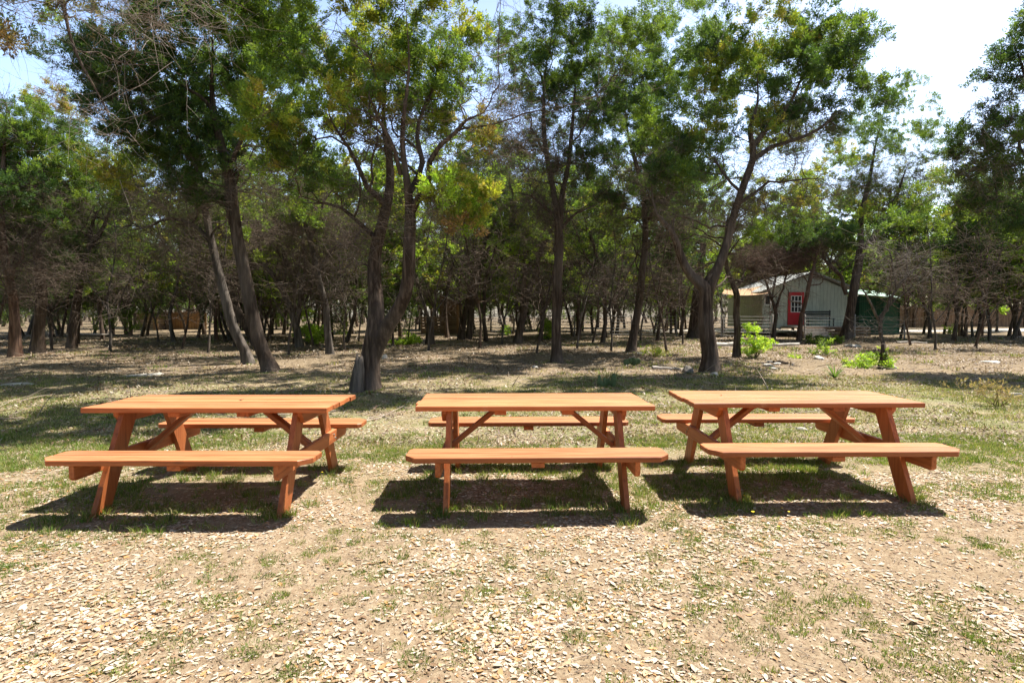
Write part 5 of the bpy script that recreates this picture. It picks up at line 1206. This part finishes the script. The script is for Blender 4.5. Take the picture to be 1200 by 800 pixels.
# yucca
gp = gpt(978, 443); ry = empty('yucca', gp, 'spiky green yucca behind the right tabletop', 'yucca'); acc = Acc(); g = np.random.default_rng(3)
for i in range(34):
    a = g.uniform(0, 6.28); el = g.uniform(.25, 1.25); ln = g.uniform(.28, .5); d = np.array([math.cos(a) * math.cos(el), math.sin(a) * math.cos(el), math.sin(el)]); s = np.cross(d, [0, 0, 1]); s /= np.linalg.norm(s); w = .013
    P = [np.array([0, 0, .02]), d * ln * .5 + [0, 0, .03], d * ln + np.array([0, 0, -.06 * ln])]
    V = np.array([P[0] - s * w, P[0] + s * w, P[1] - s * w, P[1] + s * w, P[2]]) + gp
    acc.add(V, [np.array([[0, 1, 3, 2]]), np.array([[2, 3, 4]])], np.tile(np.array([.13, .20, .06]) * g.uniform(.7, 1.3), (5, 1)))
acc.obj('leaves', M['grass'], ry, gp)
# yellow flowers
fl = [(75, 606, 'beneath the left end of the left table, at the shadow edge'), (250, 603, 'in the shade under the middle of the left table'), (358, 571, 'in the sun between the left table and the middle table'), (378, 556, 'just right of the left table, nearest its far leg'),
      (776, 577, 'in the grass between the middle and right tables'), (872, 588, 'at the foot of the near left leg of the right table'), (882, 605, 'in front of the right table, largest of the blooms'), (916, 600, 'in front of the middle of the right table'), (924, 608, 'in front of the right table, right of the largest bloom'),
      (912, 623, 'furthest forward of the blooms before the right table'), (838, 595, 'at the shadow edge under the left end of the right table'), (1119, 604, 'right of the right table in a grass tuft')]
for i, (px, py, w) in enumerate(fl):
    p = gpt(px, py + 5); r = empty('yellow_flower', p, 'tiny yellow flower ' + w, 'flower', 'yellow wildflowers around the tables'); h = .045 + .01 * (i % 3)
    V, F, F3 = frame_tube(np.array([[0, 0, -.01], [.004, 0, h * .5], [.0, .003, h]]) + p, [.0012, .0012, .001], 4); build('stem', V, [F, F3], M['grass'], r, np.tile([.15, .22, .05], (len(V), 1)), False, p)
    n = 10; V = [p + np.array([0, 0, h])]; sz = .009 if i != 6 else .013
    for j in range(n * 2):
        a = j * math.pi / n; rr = sz if j % 2 == 0 else sz * .7; V.append(p + np.array([math.cos(a) * rr, math.sin(a) * rr - .002, h + .003]))
    F = np.array([[0, 1 + j, 1 + (j + 1) % (2 * n)] for j in range(2 * n)]); build('bloom', np.array(V), F, M['yellow'], r, None, False, p)
# small outdoor table at the far right
sp2 = place(1142, 391, 31); k = 31 / FPX; rt2 = empty('outdoor_table', sp2, 'small dark outdoor table beside the curved trunk at the right', 'table')
b = MB(); 
for i in range(4): b.box((-.9, -.4 + .2 * i, .62), (.9, -.22 + .2 * i, .66))
b.obj('tabletop', M['brownboard'], rt2)
for sx in (-.7, .62):
    for sy in (-.3, .22):
        b = MB(); b.box((sx, sy, -.05), (sx + .08, sy + .08, .618)); b.obj('leg', M['brownboard'], rt2)

# ------------------------------------------------------------------ light
SUN = Vector((.41, .27, 1)).normalized()
sd = bpy.data.lights.new('sun', 'SUN'); sd.energy = 5.0; sd.angle = R(.53); sd.color = (1, .955, .88)
so = bpy.data.objects.new('sun', sd); C.objects.link(so); so.rotation_euler = SUN.to_track_quat('Z', 'Y').to_euler()
w = bpy.data.worlds.new('World'); scene.world = w; w.use_nodes = True; nt = w.node_tree
bg = nt.nodes['Background']; sk = nt.nodes.new('ShaderNodeTexSky'); sk.sky_type = 'NISHITA'; sk.sun_disc = False
sk.sun_elevation = math.asin(SUN.z); sk.sun_rotation = math.atan2(SUN.x, SUN.y); sk.air_density = 1.2; sk.dust_density = 2.5; sk.ozone_density = 1.0
tc = nt.nodes.new('ShaderNodeTexCoord'); sx = nt.nodes.new('ShaderNodeSeparateXYZ'); L(nt, tc.outputs['Generated'], sx.inputs[0])
hz = ramp(nt, sx.outputs[2], [(0, (1, 1, 1)), (.42, (.62, .62, .62)), (.75, (.09, .09, .09))])   # bright hazy lower sky, deeper blue overhead
veil = mixc(nt, 1.0, hz, (3.0, 3.05, 3.35), 'MULTIPLY')
L(nt, mixc(nt, 1.0, sk.outputs[0], veil, 'MULTIPLY'), bg.inputs[0]); bg.inputs[1].default_value = .07
vs = scene.view_settings; vs.view_transform = 'Standard'; vs.look = 'None'; vs.gamma = 1; vs.exposure = 1.22; vs.use_curve_mapping = False
scene.cycles.max_bounces = 5; scene.cycles.diffuse_bounces = 3; scene.cycles.transmission_bounces = 3
